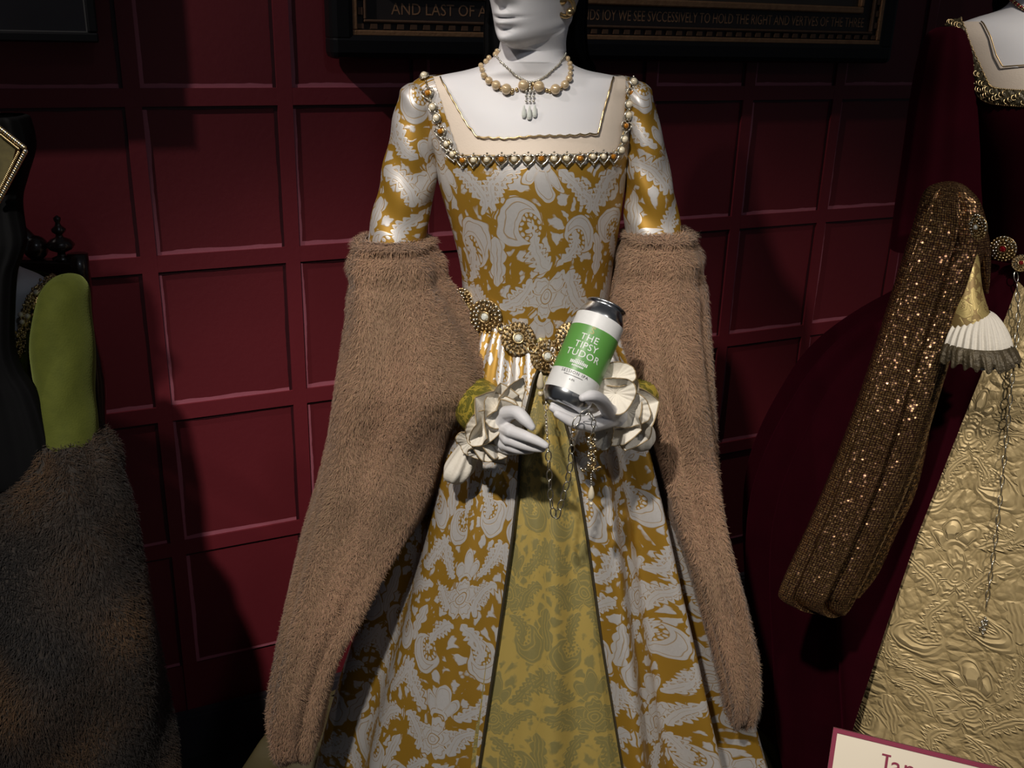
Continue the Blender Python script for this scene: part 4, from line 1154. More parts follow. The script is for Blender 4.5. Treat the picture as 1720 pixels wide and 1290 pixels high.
# ---- necklaces
B_chest = [B_body]
def on_body(x, y, lift, bv=None):
    h = hit(x, y, bv or B_chest, lift)
    if h is None:
        for dx in (2, -2, 4, -4, 7, -7, 10, -10, 14, -14, 20, -20):
            h = hit(x + dx, y, bv or B_chest, lift)
            if h: break
    return np.array(h[0]), np.array(h[1])
neckl = thing('pearl_necklace', 'golden pearl choker of graduated pearls round the white mannequin neck', 'necklace', tuple(on_body(890, 148, 0)[0]))
ball = MB(); ball.ball((0, 0, 0), 1.0, 0, 14, 10); pearl_me = ball.mesh('pearl', True, M_pearl_gold)
ball = MB(); ball.ball((0, 0, 0), 1.0, 0, 8, 6); bead_me = ball.mesh('bead', True, M_gold)
ball = MB(); ball.ball((0, 0, 0), 1.0, 0, 8, 6); sbead_me = ball.mesh('bead', True, M_silver)
I3 = np.eye(3)
big = [(814, 128, .0045), (822, 138, .0055), (834, 146, .0066), (851, 153, .0075), (879, 147, .0076), (905, 149, .0076), (932, 153, .0072), (948, 145, .0060), (955, 134, .0050)]
for x, y, r in big: place(pearl_me, 'pearl', on_body(x, y, r * 0.9)[0], I3, neckl, r)
for x, y in [(811, 120), (809, 113), (811, 106), (816, 100), (820, 94), (824, 88), (957, 125), (957, 117), (955, 109), (951, 101)]:
    place(pearl_me, 'pearl', on_body(x, y, .003)[0], I3, neckl, .0038)
for x, y in [(828, 142), (842, 151), (861, 153), (868, 152), (892, 149), (918, 153), (923, 154), (941, 150), (860, 157), (888, 144), (896, 143), (818, 133)]:
    place(bead_me, 'gold_bead', on_body(x, y, .003)[0], I3, neckl, .0028)
chn = thing('chain_necklace', 'fine beaded chain with a cluster of clear teardrop crystals on the white chest', 'necklace', tuple(on_body(890, 190, 0)[0]))
cp = catmull([(826, 84), (832, 94), (846, 108), (862, 122), (878, 134), (890, 139), (905, 135), (920, 124), (935, 111), (944, 100), (948, 90)], 64)
cb = MB()
for k, (x, y) in enumerate(cp): cb.ball(on_body(x, y, .0022)[0], 0.0019 if k % 2 else 0.0014, 0, 6, 4)
cb.build('bead_chain', M_silver, chn)
dm = MB(); prof = [(0.0, 0.009), (0.0012, 0.0075), (0.0022, 0.003), (0.0032, -0.003), (0.0034, -0.006), (0.0026, -0.0088), (0.0, -0.0100)]
dm.lathe(prof, 10, m=0); drop_me = dm.mesh('crystal_drop', False, M_crystal)
for x, y, s in ((880, 189, .95), (889, 191, 1.05), (898, 188, .95)):
    p, n = on_body(x, y, .006); place(drop_me, 'crystal_drop', p, I3, chn, s)
pb = MB()
for k in range(9):
    x = 884 + 6 * (k % 3); y = 156 + 8 * (k // 3)
    pb.ball(on_body(x, y, .005)[0], 0.0020, 0, 8, 6)
for k in range(4): pb.ball(on_body(890, 142 + 4 * k, .004)[0], 0.0024, 0, 8, 6)
pb.build('pendant_setting', M_silver, chn)

# ---- jewelled girdle
B_waist = [B_full, B_skirt, B_fore]
def medallion_mesh(name, seed, mats):
    rs = random.Random(seed); m = MB()
    m.lathe([(0.0, 0.001), (0.9, 0.0005), (1.0, 0.0), (0.95, -0.10), (0.0, -0.10)], 24, m=1)
    for R, cnt, r, z in ((0.93, 22, 0.095, 0.06), (0.70, 18, 0.10, 0.14), (0.48, 12, 0.10, 0.20)):
        for k in range(cnt):
            a = 2 * math.pi * k / cnt + R * 3
            m.ball((R * math.cos(a), R * math.sin(a), z + rs.uniform(-.02, .05)), r * rs.uniform(.75, 1.15), 0 if rs.random() < .62 else 2, 6, 4)
    for k in range(16):
        a = 2 * math.pi * k / 16 + 0.1
        m.tube([(0.30 * math.cos(a), 0.30 * math.sin(a), 0.16), (0.88 * math.cos(a), 0.88 * math.sin(a), 0.06)], 0.035, 4, 1)
    m.torus((0, 0, 0.22), 0.30, 0.06, m=0, nu=16, nv=5)
    return m.mesh(name, True, mats)
gm = [medallion_mesh('medallion', s, [M_gold, M_brass, M_silver]) for s in (1, 2, 3)]
g = MB(); g.lathe([(0.0, 0.36), (0.14, 0.34), (0.24, 0.20), (0.25, 0.10)], 8, m=0); gem_me = g.mesh('gem', False, M_crystal)
girdle = thing('girdle', 'gold filigree girdle of round jewelled medallions with a hanging chain on the brocade gown', 'girdle', tuple(on_body(917, 600, 0, B_waist)[0]))
for k, (x, y, r) in enumerate([(784, 506, .0215), (820, 530, .0260), (870, 570, .0250), (917, 601, .0255), (960, 568, .0235), (1000, 538, .021)]):
    p, n = on_body(x, y, .003, B_waist); n = unit(unit(n) + np.array([0, -0.5, 0.15]))
    ax = frame_of(n)
    o = place(gm[k % 3], 'medallion', p + n * 0.004, ax, girdle, r)
    gg = bpy.data.objects.new('gem', gem_me); COL.objects.link(gg); gg.parent = o
lk = MB(); lk.torus((0, 0, 0), 0.0065, 0.0014, None, 0, 12, 5); ring_me = lk.mesh('link_ring', True, M_gold)
for a, b in (((800, 518), (802, 519)), ((845, 551), (847, 552)), ((893, 587), (895, 588)), ((938, 586), (940, 585)), ((980, 552), (982, 551))):
    p, n = on_body(*a, .006, B_waist); place(ring_me, 'link_ring', p, frame_of(n), girdle)
gp = MB(); c0 = at(908, 640, 1.345)
gp.lathe([(0.0, 0.014), (0.0022, 0.011), (0.0042, 0.002), (0.0056, -0.006), (0.0045, -0.0115), (0.0, -0.0135)], 14, c0)
gp.ball(at(908, 661, 1.345), 0.0042, 0, 10, 8); gp.build('pearl_drop', M_pearl, girdle)
lm = MB(); lm.torus((0, 0, 0), 0.0036, 0.00085, None, 0, 14, 5, stretch=2.1); link_me = lm.mesh('chain_link', True, M_silver)
def chain(path, spacing, parent, me, scale=1.0, n=200):
    Q = catmull(path, n); run = np.concatenate([[0], np.cumsum(np.linalg.norm(np.diff(Q, axis=0), axis=1))])
    k = 0; s = spacing / 2
    while s < run[-1]:
        p = np.array([np.interp(s, run, Q[:, i]) for i in range(3)]); q = np.array([np.interp(min(s + .002, run[-1]), run, Q[:, i]) for i in range(3)])
        p2 = np.array([np.interp(max(0, s - .002), run, Q[:, i]) for i in range(3)])
        t = unit(q - p2); a = unit(np.cross(t, (0.3, -1, 0.2))); b = np.cross(a, t)
        if k % 2: a, b = (a + b * 1.2) / np.linalg.norm(a + b * 1.2), (b - a * 1.2) / np.linalg.norm(b - a * 1.2)
        place(me, 'chain_link', p, np.array([a, t, np.cross(a, t)]), parent, scale); s += spacing; k += 1
chain([at(919, 632, 1.345), at(917, 690, 1.29), at(919, 730, 1.215), at(921, 756, 1.182)], 0.0125, girdle, link_me, 0.9)
chain([at(921, 758, 1.181), at(923, 800, 1.185), at(926, 845, 1.188), at(934, 869, 1.190), at(944, 840, 1.188), at(955, 800, 1.185), at(960, 760, 1.18), at(962, 735, 1.168), at(966, 712, 1.152), at(976, 697, 1.158)], 0.0145, girdle, link_me, 1.05)
chain([at(976, 697, 1.158), at(988, 692, 1.160), at(996, 705, 1.158), at(997, 720, 1.162), at(995, 735, 1.168)], 0.011, girdle, link_me, 0.85)
ts = MB(); rs = random.Random(4)
for k in range(60):
    f = k / 60; ts.ball(at(994 + rs.uniform(-6, 6), 735 + 58 * f, 1.170 + rs.uniform(-.006, .006)), rs.uniform(.0019, .0029), rs.randint(0, 1), 6, 4)
for k in range(14):
    ts.ball(at(976 + k * 2.5, 787 + rs.uniform(-5, 5), 1.170 + rs.uniform(-.004, .004)), .0020, rs.randint(0, 1), 6, 4)
for k in range(5): ts.ball(at(993, 797 + k * 4, 1.170), .0018, 1, 6, 4)
ts.build('bead_tassel', [M_gold, M_silver], girdle)
td = MB(); td.lathe([(0.0, 0.012), (0.002, 0.009), (0.0042, 0.001), (0.0046, -0.004), (0.003, -0.009), (0.0, -0.011)], 14, at(993, 829, 1.170)); td.ball(at(993, 846, 1.170), .0030, 0, 8, 6)
td.build('tassel_pearl', M_pearl, girdle)

# ------------------------------------------------------------------ costume with the burgundy velvet gown
man2 = thing('mannequin', 'white mannequin in the burgundy velvet gown, cropped by the photo edge', 'mannequin', (0.86, 1.5, 0.0))
RY = 1.50
t2 = [(470, 1672, 1880, RY, .060, .060), (400, 1668, 1885, RY, .066, .064), (320, 1655, 1898, RY, .076, .07), (240, 1640, 1912, RY, .086, .078), (180, 1626, 1924, RY, .084, .08), (130, 1616, 1934, RY, .075, .08), (90, 1608, 1940, RY, .064, .074),
      (60, 1603, 1945, RY, .054, .066), (42, 1612, 1938, RY, .048, .060), (30, 1640, 1912, RY, .046, .056), (18, 1680, 1874, RY, .047, .056), (5, 1700, 1852, RY, .048, .056), (-8, 1708, 1842, RY, .049, .056)]
body2, _ = figure_body('body', man2, t2, at(1775, -42, 1.43), 0.15, M_white, 0.98)
B2 = bvh_of(body2)
gown2 = thing('gown', 'burgundy velvet gown with bronze sequin hanging sleeve and embossed gold forepart', 'gown', (0.86, 1.5, 0.0))
b2 = [(500, 1655, 1898, RY, .090, .08), (440, 1654, 1899, RY, .088, .08), (380, 1650, 1902, RY, .092, .082), (300, 1638, 1914, RY, .100, .088), (230, 1622, 1928, RY, .104, .09), (180, 1611, 1939, RY, .100, .09), (130, 1600, 1950, RY, .088, .088), (90, 1592, 1956, RY, .074, .083),
      (60, 1588, 1960, RY, .062, .074), (42, 1596, 1952, RY, .053, .066), (36, 1606, 1942, RY, .050, .061)]
P2 = loft_rows(b2, 200, 360); x2, y2 = proj(P2)
fr = np.broadcast_to(P2[:, :, 1] < P2[:, :, 1].mean(1)[:, None] + .004, x2.shape)
op = in_poly(x2, y2, [(1612, 0), (1616, 40), (1633, 90), (1652, 132), (1664, 148), (1775, 152), (1880, 148), (1900, 130), (1928, 60), (1936, 0)])
kv = ~(fr & op); keep = kv[:-1] & kv[1:] & np.roll(kv, -1, 1)[:-1] & np.roll(kv, -1, 1)[1:]
bod2 = grid('bodice', P2, M_velvet, gown2, closed=True, keep=keep)
F2 = grid('tmp', P2, None, None, closed=True); B2f = bvh_of(F2); COL.objects.unlink(F2); bpy.data.objects.remove(F2)
c2 = P2.mean(1)[:, None]; Q2 = P2 + (c2 - P2) * 0.03; x3, y3 = proj(Q2)
fr = np.broadcast_to(Q2[:, :, 1] < Q2[:, :, 1].mean(1)[:, None] + .012, x3.shape)
ou = in_poly(x3, y3, [(1604, 0), (1608, 40), (1630, 96), (1660, 160), (1775, 164), (1890, 160), (1938, 60), (1942, 0)])
inn = in_poly(x3, y3, [(1634, -20), (1636, 28), (1652, 40), (1664, 62), (1673, 92), (1684, 112), (1775, 108), (1866, 108), (1900, 40), (1910, -20)])
kv = fr & ou & ~inn; keep = kv[:-1] & kv[1:] & np.roll(kv, -1, 1)[:-1] & np.roll(kv, -1, 1)[1:]
par2 = grid('partlet', Q2, M_partlet, gown2, closed=True, keep=keep)
mb = MB(); Qe = []
for k in range(60):
    f = k / 59 * 7; pts = [(1638, 28), (1652, 40), (1664, 62), (1673, 92), (1684, 112), (1730, 109), (1775, 108), (1860, 108)]
    i = min(int(f), 6); x = pts[i][0] * (1 - f + i) + pts[i + 1][0] * (f - i); y = pts[i][1] * (1 - f + i) + pts[i + 1][1] * (f - i)
    h = hit(x, y, [B2f], .001)
    if h: Qe.append(np.array(h[0]))
mb.tube(Qe, 0.0010, 5); mb.build('edging', M_brass, par2)
# braid band round the neckline
cl = catmull([(1602, 38), (1611, 58), (1622, 86), (1634, 112), (1645, 136), (1654, 152), (1668, 160), (1700, 164), (1740, 166), (1790, 166), (1850, 165), (1890, 158)], 220)
BR = np.zeros((9, 220, 3))
for k, (x, y) in enumerate(cl):
    p, n = on_body(x, y, .002, [B2f])
    xa, ya = cl[min(k + 1, 219)]; xb, yb = cl[max(k - 1, 0)]
    q, _n = on_body(xa, ya, .002, [B2f]); q0, _n = on_body(xb, yb, .002, [B2f])
    t = unit(q - q0); w = unit(np.cross(n, t))
    for i, f in enumerate(np.linspace(-1, 1, 9)):
        BR[i, k] = p + w * f * 0.0105 + n * (0.0022 * (1 - f * f) + 0.001 * math.sin(k * 0.9 + i * 1.7))
braid = grid('neckline_braid', BR, M_braid, gown2, solid=0.001)
bd = MB()
for k in range(0, 220, 2):
    bd.ball(BR[0, k], .0016, 0, 6, 4); bd.ball(BR[8, k], .0013, 0, 6, 4)
rs = random.Random(11)
for k in range(0, 220, 3):
    i = 2 + (k // 3) % 5; bd.torus(BR[i, k], .0036, .0008, frame_of((rs.uniform(-.2, .2), -1, .35)), 0, 9, 4)
bd.build('braid_beads', M_gold, braid)
# velvet upper sleeve
s2 = [(43, 1595, 1597, RY, .002, .002), (44, 1590, 1602, RY, .014, .014), (48, 1575, 1612, RY, .03, .03), (62, 1560, 1620, RY, .042, .044), (100, 1546, 1630, RY, .052, .054), (160, 1534, 1636, RY, .055, .056), (230, 1524, 1640, RY - .01, .056, .056), (300, 1514, 1642, RY - .02, .056, .056), (360, 1505, 1645, RY - .03, .056, .056), (420, 1498, 1640, RY - .05, .052, .05)]
P = loft_rows(s2, 80, 80); tt = np.linspace(0, 2 * math.pi, 80, endpoint=False)
P[..., 1] += 0.003 * np.sin(tt * 9)[None] * np.linspace(0, 1, 80)[:, None]
grid('sleeve', P, M_velvet, gown2, closed=True)
s2r = [(py, 3550 - r, 3550 - l, Y, a, b) for (py, l, r, Y, a, b) in s2]
grid('sleeve', loft_rows(s2r, 60, 60), M_velvet, gown2, closed=True)
# skirt and forepart
k2 = [(430, 1655, 1896, RY, .090, .085), (470, 1590, 1960, RY + .01, .12, .12), (520, 1490, 2060, RY + .03, .18, .18), (600, 1392, 2158, RY + .06, .25, .25), (700, 1325, 2225, RY + .08, .30, .30), (800, 1280, 2270, RY + .10, .345, .34), (900, 1264, 2286, RY + .11, .38, .36), (1050, 1268, 2282, RY + .12, .42, .38),
      (1200, 1278, 2272, RY + .12, .455, .40), (1350, 1330, 2220, RY + .12, .48, .40), (1480, 1370, 2180, RY + .12, .50, .40)]
N2 = 700
S2 = loft_rows(k2, 240, N2); th2 = np.linspace(0, 2 * math.pi, N2, endpoint=False); ph2 = (th2 - 1.5 * math.pi + math.pi) % (2 * math.pi) - math.pi
kk2 = np.linspace(0, 1, 240)[:, None]; d2 = S2 - S2.mean(1)[:, None]; d2[..., 2] = 0; d2 /= np.linalg.norm(d2, axis=2)[..., None] + 1e-9
S2b = S2 + d2 * ((0.014 * np.sin(ph2 * 19) + 0.008 * np.sin(ph2 * 33 + 1))[None] * np.clip(kk2 * 3, 0, 1) * np.clip((np.abs(ph2)[None] - 0.25) * 3, 0, 1))[..., None]
eg = ([430, 480, 530, 620, 720, 900, 1050, 1200, 1400, 1600], [1722, 1708, 1690, 1652, 1612, 1541, 1490, 1440, 1382, 1330])
sx2, sy2 = proj(S2b)
o2 = np.argsort(ph2)
eg2 = (eg[0], [3550 - q for q in eg[1]])
SK2, SA2 = open_front(S2b[:, o2], ph2[o2], sx2[:, o2], sy2[:, o2], eg, eg2, 700, 0.30)
sk2 = grid('overskirt', SK2, M_velvet, gown2)
fx2, fy2 = proj(S2 - d2 * 0.026)
f2 = np.where(np.abs(ph2) < 1.35)[0]; f2 = f2[np.argsort(ph2[f2])]
FP2 = S2[:, f2] - d2[:, f2] * 0.026 + d2[:, f2] * (0.004 * np.sin(ph2[f2] * 13))[None, :, None]
kvf = (fx2[:, f2] > np.interp(fy2[:, f2], *eg) - 10) & (fx2[:, f2] < 3560 - np.interp(fy2[:, f2], *eg))
kf = kvf[:-1, :-1] & kvf[1:, 1:] & kvf[1:, :-1] & kvf[:-1, 1:]
v2 = np.concatenate([[0], np.cumsum(np.linalg.norm(np.diff(S2, axis=0), axis=2).mean(1))])
fore2 = grid('forepart', FP2, M_gold_cloth, gown2, uv=(np.tile(ph2[f2][None] * .42, (240, 1)), np.tile(-v2[:, None], (1, len(f2)))), keep=kf)
B2s = [bvh_of(sk2), bvh_of(fore2), B2f]
# bronze sequin hanging sleeve, folded lengthwise
q2 = [(305, 1596, 1598, 1.345, .001, .001), (307, 1582, 1612, 1.344, .010, .012), (316, 1560, 1626, 1.341, .020, .022), (335, 1548, 1642, 1.337, .026, .028), (365, 1539, 1652, 1.334, .029, .030), (400, 1528, 1655, 1.33, .029, .030), (450, 1512, 1641, 1.325, .028, .030), (520, 1490, 1618, 1.32, .027, .030), (600, 1465, 1594, 1.31, .026, .028),
      (680, 1438, 1570, 1.30, .025, .027), (760, 1408, 1546, 1.295, .024, .025), (820, 1384, 1522, 1.29, .023, .024), (880, 1358, 1496, 1.285, .021, .022), (940, 1330, 1468, 1.28, .018, .019), (985, 1310, 1446, 1.275, .015, .016), (1002, 1308, 1438, 1.275, .012, .012), (1016, 1330, 1431, 1.275, .010, .010), (1026, 1366, 1425, 1.275, .008, .008), (1032, 1404, 1418, 1.275, .003, .003)]
P = loft_rows(q2, 160, 160); tt = np.linspace(0, 2 * math.pi, 160, endpoint=False)[None]; kq = np.linspace(0, 1, 160)[:, None]
cc = P.mean(1)[:, None]
sa_ = np.cos(tt) + 0.18 * np.sin(kq * 5) + 0.25 * kq
def saw(v): v = (v % 1.0); return np.where(v < 0.86, v / 0.86, (1 - v) / 0.14)
rid = saw((sa_ + 1.3) / 0.72) * (np.sin(tt) < 0.25)
P[..., 1] -= 0.022 * rid * np.clip(kq * 7, 0, 1) * np.clip((1 - kq) * 9, 0, 1) * np.clip(1.25 - np.abs(np.cos(tt)), 0, 1)
grid('sequin_sleeve', P, M_sequin, gown2, closed=True, uv=metre_uv(P))
q3 = [(560, 1556, 1568, 1.37, .008, .008), (620, 1545, 1572, 1.365, .016, .016), (720, 1512, 1560, 1.36, .022, .02), (820, 1478, 1538, 1.355, .024, .02), (900, 1440, 1502, 1.35, .022, .02), (960, 1420, 1475, 1.34, .018, .016), (1000, 1412, 1446, 1.33, .01, .01)]
P = loft_rows(q3, 70, 70); grid('sequin_sleeve', P, M_sequin, gown2, closed=True, uv=metre_uv(P))
q4 = [(352, 1632, 1648, 1.34, .008, .008), (400, 1634, 1660, 1.335, .014, .014), (450, 1640, 1662, 1.335, .014, .014), (492, 1652, 1660, 1.335, .004, .004)]
P = loft_rows(q4, 40, 50); grid('sequin_sleeve', P, M_sequin, gown2, closed=True, uv=metre_uv(P))
# gold undersleeve, pleated cuff, lace edge and hand
q5 = [(405, 1605, 1640, 1.33, .02, .02), (440, 1600, 1642, 1.32, .026, .026), (480, 1592, 1646, 1.31, .03, .03), (520, 1587, 1658, 1.30, .034, .034), (545, 1584, 1670, 1.295, .036, .036), (550, 1596, 1660, 1.295, .03, .03)]
P = loft_rows(q5, 50, 60); grid('undersleeve', P, M_gold_brocade, gown2, closed=True, uv=metre_uv(P))
q6 = [(522, 1622, 1662, 1.292, .016, .016), (528, 1612, 1672, 1.290, .026, .026), (545, 1594, 1684, 1.286, .036, .034), (565, 1584, 1692, 1.283, .042, .038), (582, 1580, 1695, 1.281, .044, .04)]
P = loft_rows(q6, 40, 420); tp_ = np.linspace(0, 2 * math.pi, 420, endpoint=False); kp_ = np.linspace(0, 1, 40)[:, None]
cc = P.mean(1)[:, None]; P = cc + (P - cc) * (1 + 0.055 * np.sin(tp_ * 30)[None] * (0.3 + 0.7 * kp_))[..., None]
cuff2 = grid('pleated_cuff', P, M_cuff, gown2, closed=True)
q7 = [(572, 1583, 1693, 1.281, .044, .04), (580, 1578, 1698, 1.280, .050, .044), (592, 1575, 1702, 1.279, .055, .046), (600, 1574, 1703, 1.279, .057, .048)]
P = loft_rows(q7, 14, 420); cc = P.mean(1)[:, None]; kp_ = np.linspace(0, 1, 14)[:, None]
P = cc + (P - cc) * (1 + (0.06 * np.sin(tp_ * 17) + 0.03 * np.sin(tp_ * 41))[None] * kp_)[..., None]
P[..., 2] += 0.004 * np.sin(tp_ * 23)[None] * kp_
grid('lace_edge', P, M_lace, gown2, closed=True, solid=0.0012)
make_hand('hand', at(1645, 570, 1.285), at(1638, 540, 1.295),
          [[at(1638, 590, 1.272), at(1634, 600, 1.266), at(1633, 607, 1.264), at(1634, 612, 1.263)], [at(1649, 592, 1.266), at(1649, 604, 1.260), at(1650, 612, 1.258), at(1651, 617, 1.257)],
           [at(1661, 591, 1.266), at(1664, 603, 1.260), at(1666, 611, 1.258), at(1667, 616, 1.257)], [at(1671, 588, 1.272), at(1678, 599, 1.268), at(1681, 606, 1.267), at(1683, 611, 1.266)]],
          [at(1668, 575, 1.27), at(1680, 583, 1.262), at(1687, 592, 1.258), at(1690, 599, 1.256)], man2)
# girdle of the velvet gown
girdle2 = thing('girdle', 'gold medallion girdle with a red stone and long chain on the burgundy gown', 'girdle', tuple(on_body(1692, 414, 0, B2s)[0]))
gr = MB(); gr.lathe([(0.0, 0.36), (0.16, 0.34), (0.28, 0.20), (0.29, 0.10)], 8); ruby_me = gr.mesh('gem', False, M_ruby)
for x, y, r, gem in ((1643, 381, .0165, gem_me), (1692, 413, .0190, ruby_me), (1716, 447, .013, ruby_me), (1775, 455, .019, ruby_me)):
    p, n = on_body(x, y, .004, B2s); n = unit(unit(n) + np.array([-0.2, -0.6, 0.1])); p = (at(x, y, 1.268) if x < 1660 else p + n * 0.012)
    o = place(gm[1], 'medallion', p, frame_of(n), girdle2, r); o2_ = bpy.data.objects.new('gem', gem); COL.objects.link(o2_); o2_.parent = o
chain([on_body(1706, 460, .012, B2s)[0], on_body(1708, 540, .012, B2s)[0], on_body(1700, 640, .010, B2s)[0], on_body(1690, 740, .008, B2s)[0], on_body(1675, 880, .008, B2s)[0], on_body(1660, 990, .008, B2s)[0], on_body(1655, 1022, .008, B2s)[0]], 0.0150, girdle2, link_me, 1.05)
pd = MB(); pc = on_body(1652, 1045, .010, B2s)[0]; rs = random.Random(3)
for k in range(26):
    f = rs.uniform(-1, 1); pd.ball(pc + np.array([rs.uniform(-1, 1) * .007 * (1 - abs(f)), rs.uniform(-.004, .002), f * .014]), .0022, 0, 6, 4)
pd.build('pendant', M_silver, girdle2)
nk2 = thing('bead_necklace', 'dark red bead necklace at the throat above the burgundy gown', 'necklace', tuple(on_body(1740, 25, 0, [B2])[0]))
gb2 = MB(); gb2.ball((0, 0, 0), 1, 0, 8, 6); rb_me = gb2.mesh('bead', True, M_ruby)
for k, (x, y) in enumerate(catmull([(1697, -4), (1708, 8), (1722, 18), (1745, 27), (1775, 32), (1805, 27), (1830, 15)], 34)):
    place(rb_me if k % 2 else bead_me, 'bead', on_body(x, y, .002, [B2])[0], I3, nk2, .0028)
hood2 = thing('black_hood', 'black hood and veil behind the neck of the burgundy gown mannequin', 'hood', (0.86, 1.58, 1.6))
P = loft_rows([(-220, 1745, 1800, 1.55, .03, .03), (-190, 1715, 1835, 1.55, .06, .06), (-120, 1700, 1850, 1.56, .035, .07), (-40, 1685, 1865, 1.58, .02, .05), (0, 1668, 1880, 1.60, .015, .03), (40, 1670, 1880, 1.62, .012, .02), (200, 1680, 1870, 1.64, .012, .012)], 50, 60)
grid('veil', P, M_veil, hood2, closed=True)
bh = MB()
for t in np.linspace(-1.9, 1.9, 40): bh.ball(at(1775 + 88 * math.sin(t), -130 - 95 * math.cos(t), 1.50), .004, 0, 8, 6)
bh.build('beaded_edge', M_gold, hood2)

# ------------------------------------------------------------------ seated costume in green velvet
LY = 1.45
man3 = thing('mannequin', 'white mannequin seated in the green velvet gown under a black hood', 'mannequin', (-0.95, LY, 0.0))
t3 = [(820, -160, 30, LY, .06, .06), (740, -165, 38, LY, .07, .07), (660, -172, 48, LY, .08, .075), (590, -182, 60, LY, .084, .08), (545, -190, 70, LY, .075, .08), (510, -198, 80, LY, .062, .074), (485, -196, 84, LY, .053, .066), (468, -170, 66, LY, .047, .058), (455, -135, 30, LY, .047, .056), (443, -118, 8, LY, .048, .056), (432, -110, 0, LY, .049, .056)]
figure_body('body', man3, t3, at(-100, 405, LY - .075), -0.1, M_white, 0.95)
gown3 = thing('gown', 'green velvet gown with jewelled neckline and dark brown fur oversleeve at the photo edge', 'gown', (-0.95, LY, 0.0))
b3 = [(900, -185, 60, LY, .10, .09), (800, -180, 55, LY, .095, .085), (720, -184, 58, LY, .095, .085), (640, -195, 70, LY, .10, .09), (590, -202, 82, LY, .098, .09), (545, -210, 92, LY, .088, .088), (510, -216, 98, LY, .074, .082), (488, -212, 100, LY, .062, .073), (474, -196, 92, LY, .054, .064), (466, -178, 80, LY, .05, .06)]
P3 = loft_rows(b3, 160, 240); x3, y3 = proj(P3)
fr = np.broadcast_to(P3[:, :, 1] < P3[:, :, 1].mean(1)[:, None] + .004, x3.shape)
op = in_poly(x3, y3, [(-180, 440), (-165, 520), (-140, 610), (20, 610), (40, 560), (58, 515), (88, 470), (86, 440)])
kv = ~(fr & op); keep = kv[:-1] & kv[1:] & np.roll(kv, -1, 1)[:-1] & np.roll(kv, -1, 1)[1:]
bod3 = grid('bodice', P3, M_green, gown3, closed=True, keep=keep)
F3 = grid('tmp', P3, None, None, closed=True); B3f = bvh_of(F3); COL.objects.unlink(F3); bpy.data.objects.remove(F3)
jb = MB(); rs = random.Random(8)
for k, (x, y) in enumerate(catmull([(96, 461), (84, 470), (66, 487), (52, 508), (42, 535), (33, 565), (24, 600), (-40, 612), (-120, 610)], 150)):
    for q in range(4):
        h = hit(x + rs.uniform(-9, 9), y + rs.uniform(-7, 7), [B3f], .003)
        if h: jb.ball(h[0], rs.uniform(.0014, .0028), 0 if rs.random() < .6 else 1, 6, 4)
for (x, y) in ((92, 462), (99, 463), (36, 540), (34, 528), (45, 530), (60, 492)):
    h = hit(x, y, [B3f], .005)
    if h: jb.ball(h[0], .0042, 2, 8, 6)
jb.build('neckline_trim', [M_brass, M_gold, M_pearl], gown3)
s3 = [(463, 103, 105, LY, .002, .002), (464, 96, 112, LY, .014, .014), (467, 88, 122, LY, .03, .03), (476, 78, 136, LY, .042, .044), (500, 66, 146, LY - .005, .050, .05), (560, 58, 152, LY - .02, .054, .052), (640, 62, 156, LY - .04, .054, .05), (700, 70, 158, LY - .06, .052, .05), (760, 78, 160, LY - .08, .05, .05)]
P = loft_rows(s3, 90, 80); tt = np.linspace(0, 2 * math.pi, 80, endpoint=False)[None]; k3 = np.linspace(0, 1, 90)[:, None]; cc = P.mean(1)[:, None]
P = cc + (P - cc) * (1 + 0.035 * np.sin(k3 * 26 + 3 * np.cos(tt)) * np.clip(k3 * 2 - .4, 0, 1))[..., None]
grid('sleeve', P, M_green, gown3, closed=True)
f3 = [(728, 92, 140, 1.385, .04, .04), (734, 80, 160, 1.380, .055, .052), (760, 72, 186, 1.370, .068, .06), (800, 30, 202, 1.360, .085, .07), (850, -60, 210, 1.340, .095, .08), (920, -100, 224, 1.320, .11, .09), (1000, -110, 244, 1.300, .12, .10), (1100, -95, 262, 1.280, .13, .10), (1200, -110, 276, 1.270, .13, .10), (1300, -112, 288, 1.260, .12, .10), (1400, -90, 280, 1.250, .09, .08), (1470, -20, 220, 1.250, .03, .03)]
P = loft_rows(f3, 120, 110, power=.92); tt = np.linspace(0, 2 * math.pi, 110, endpoint=False)[None]; k3 = np.linspace(0, 1, 120)[:, None]
dc = P - P.mean(1)[:, None]; dc /= np.linalg.norm(dc, axis=2)[..., None] + 1e-9
P = P + dc * (0.006 * np.sin(tt * 6 + 3 * np.sin(k3 * 8)))[..., None]
ov3 = grid('fur_oversleeve', P, M_dfur_skin, gown3, closed=True)
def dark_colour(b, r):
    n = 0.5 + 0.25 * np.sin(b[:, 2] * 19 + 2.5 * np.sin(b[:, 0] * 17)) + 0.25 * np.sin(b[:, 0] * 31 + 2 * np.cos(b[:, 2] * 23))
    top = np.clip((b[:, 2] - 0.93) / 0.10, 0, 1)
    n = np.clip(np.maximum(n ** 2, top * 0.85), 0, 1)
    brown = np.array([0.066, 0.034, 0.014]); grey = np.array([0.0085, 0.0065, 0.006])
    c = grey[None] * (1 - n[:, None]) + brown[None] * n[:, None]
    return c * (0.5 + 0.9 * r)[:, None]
fur('fur_pile', P, True, 95000, 0.014, 0.0006, ov3, M_dfur, dark_colour, lie=0.55, jit=0.6)
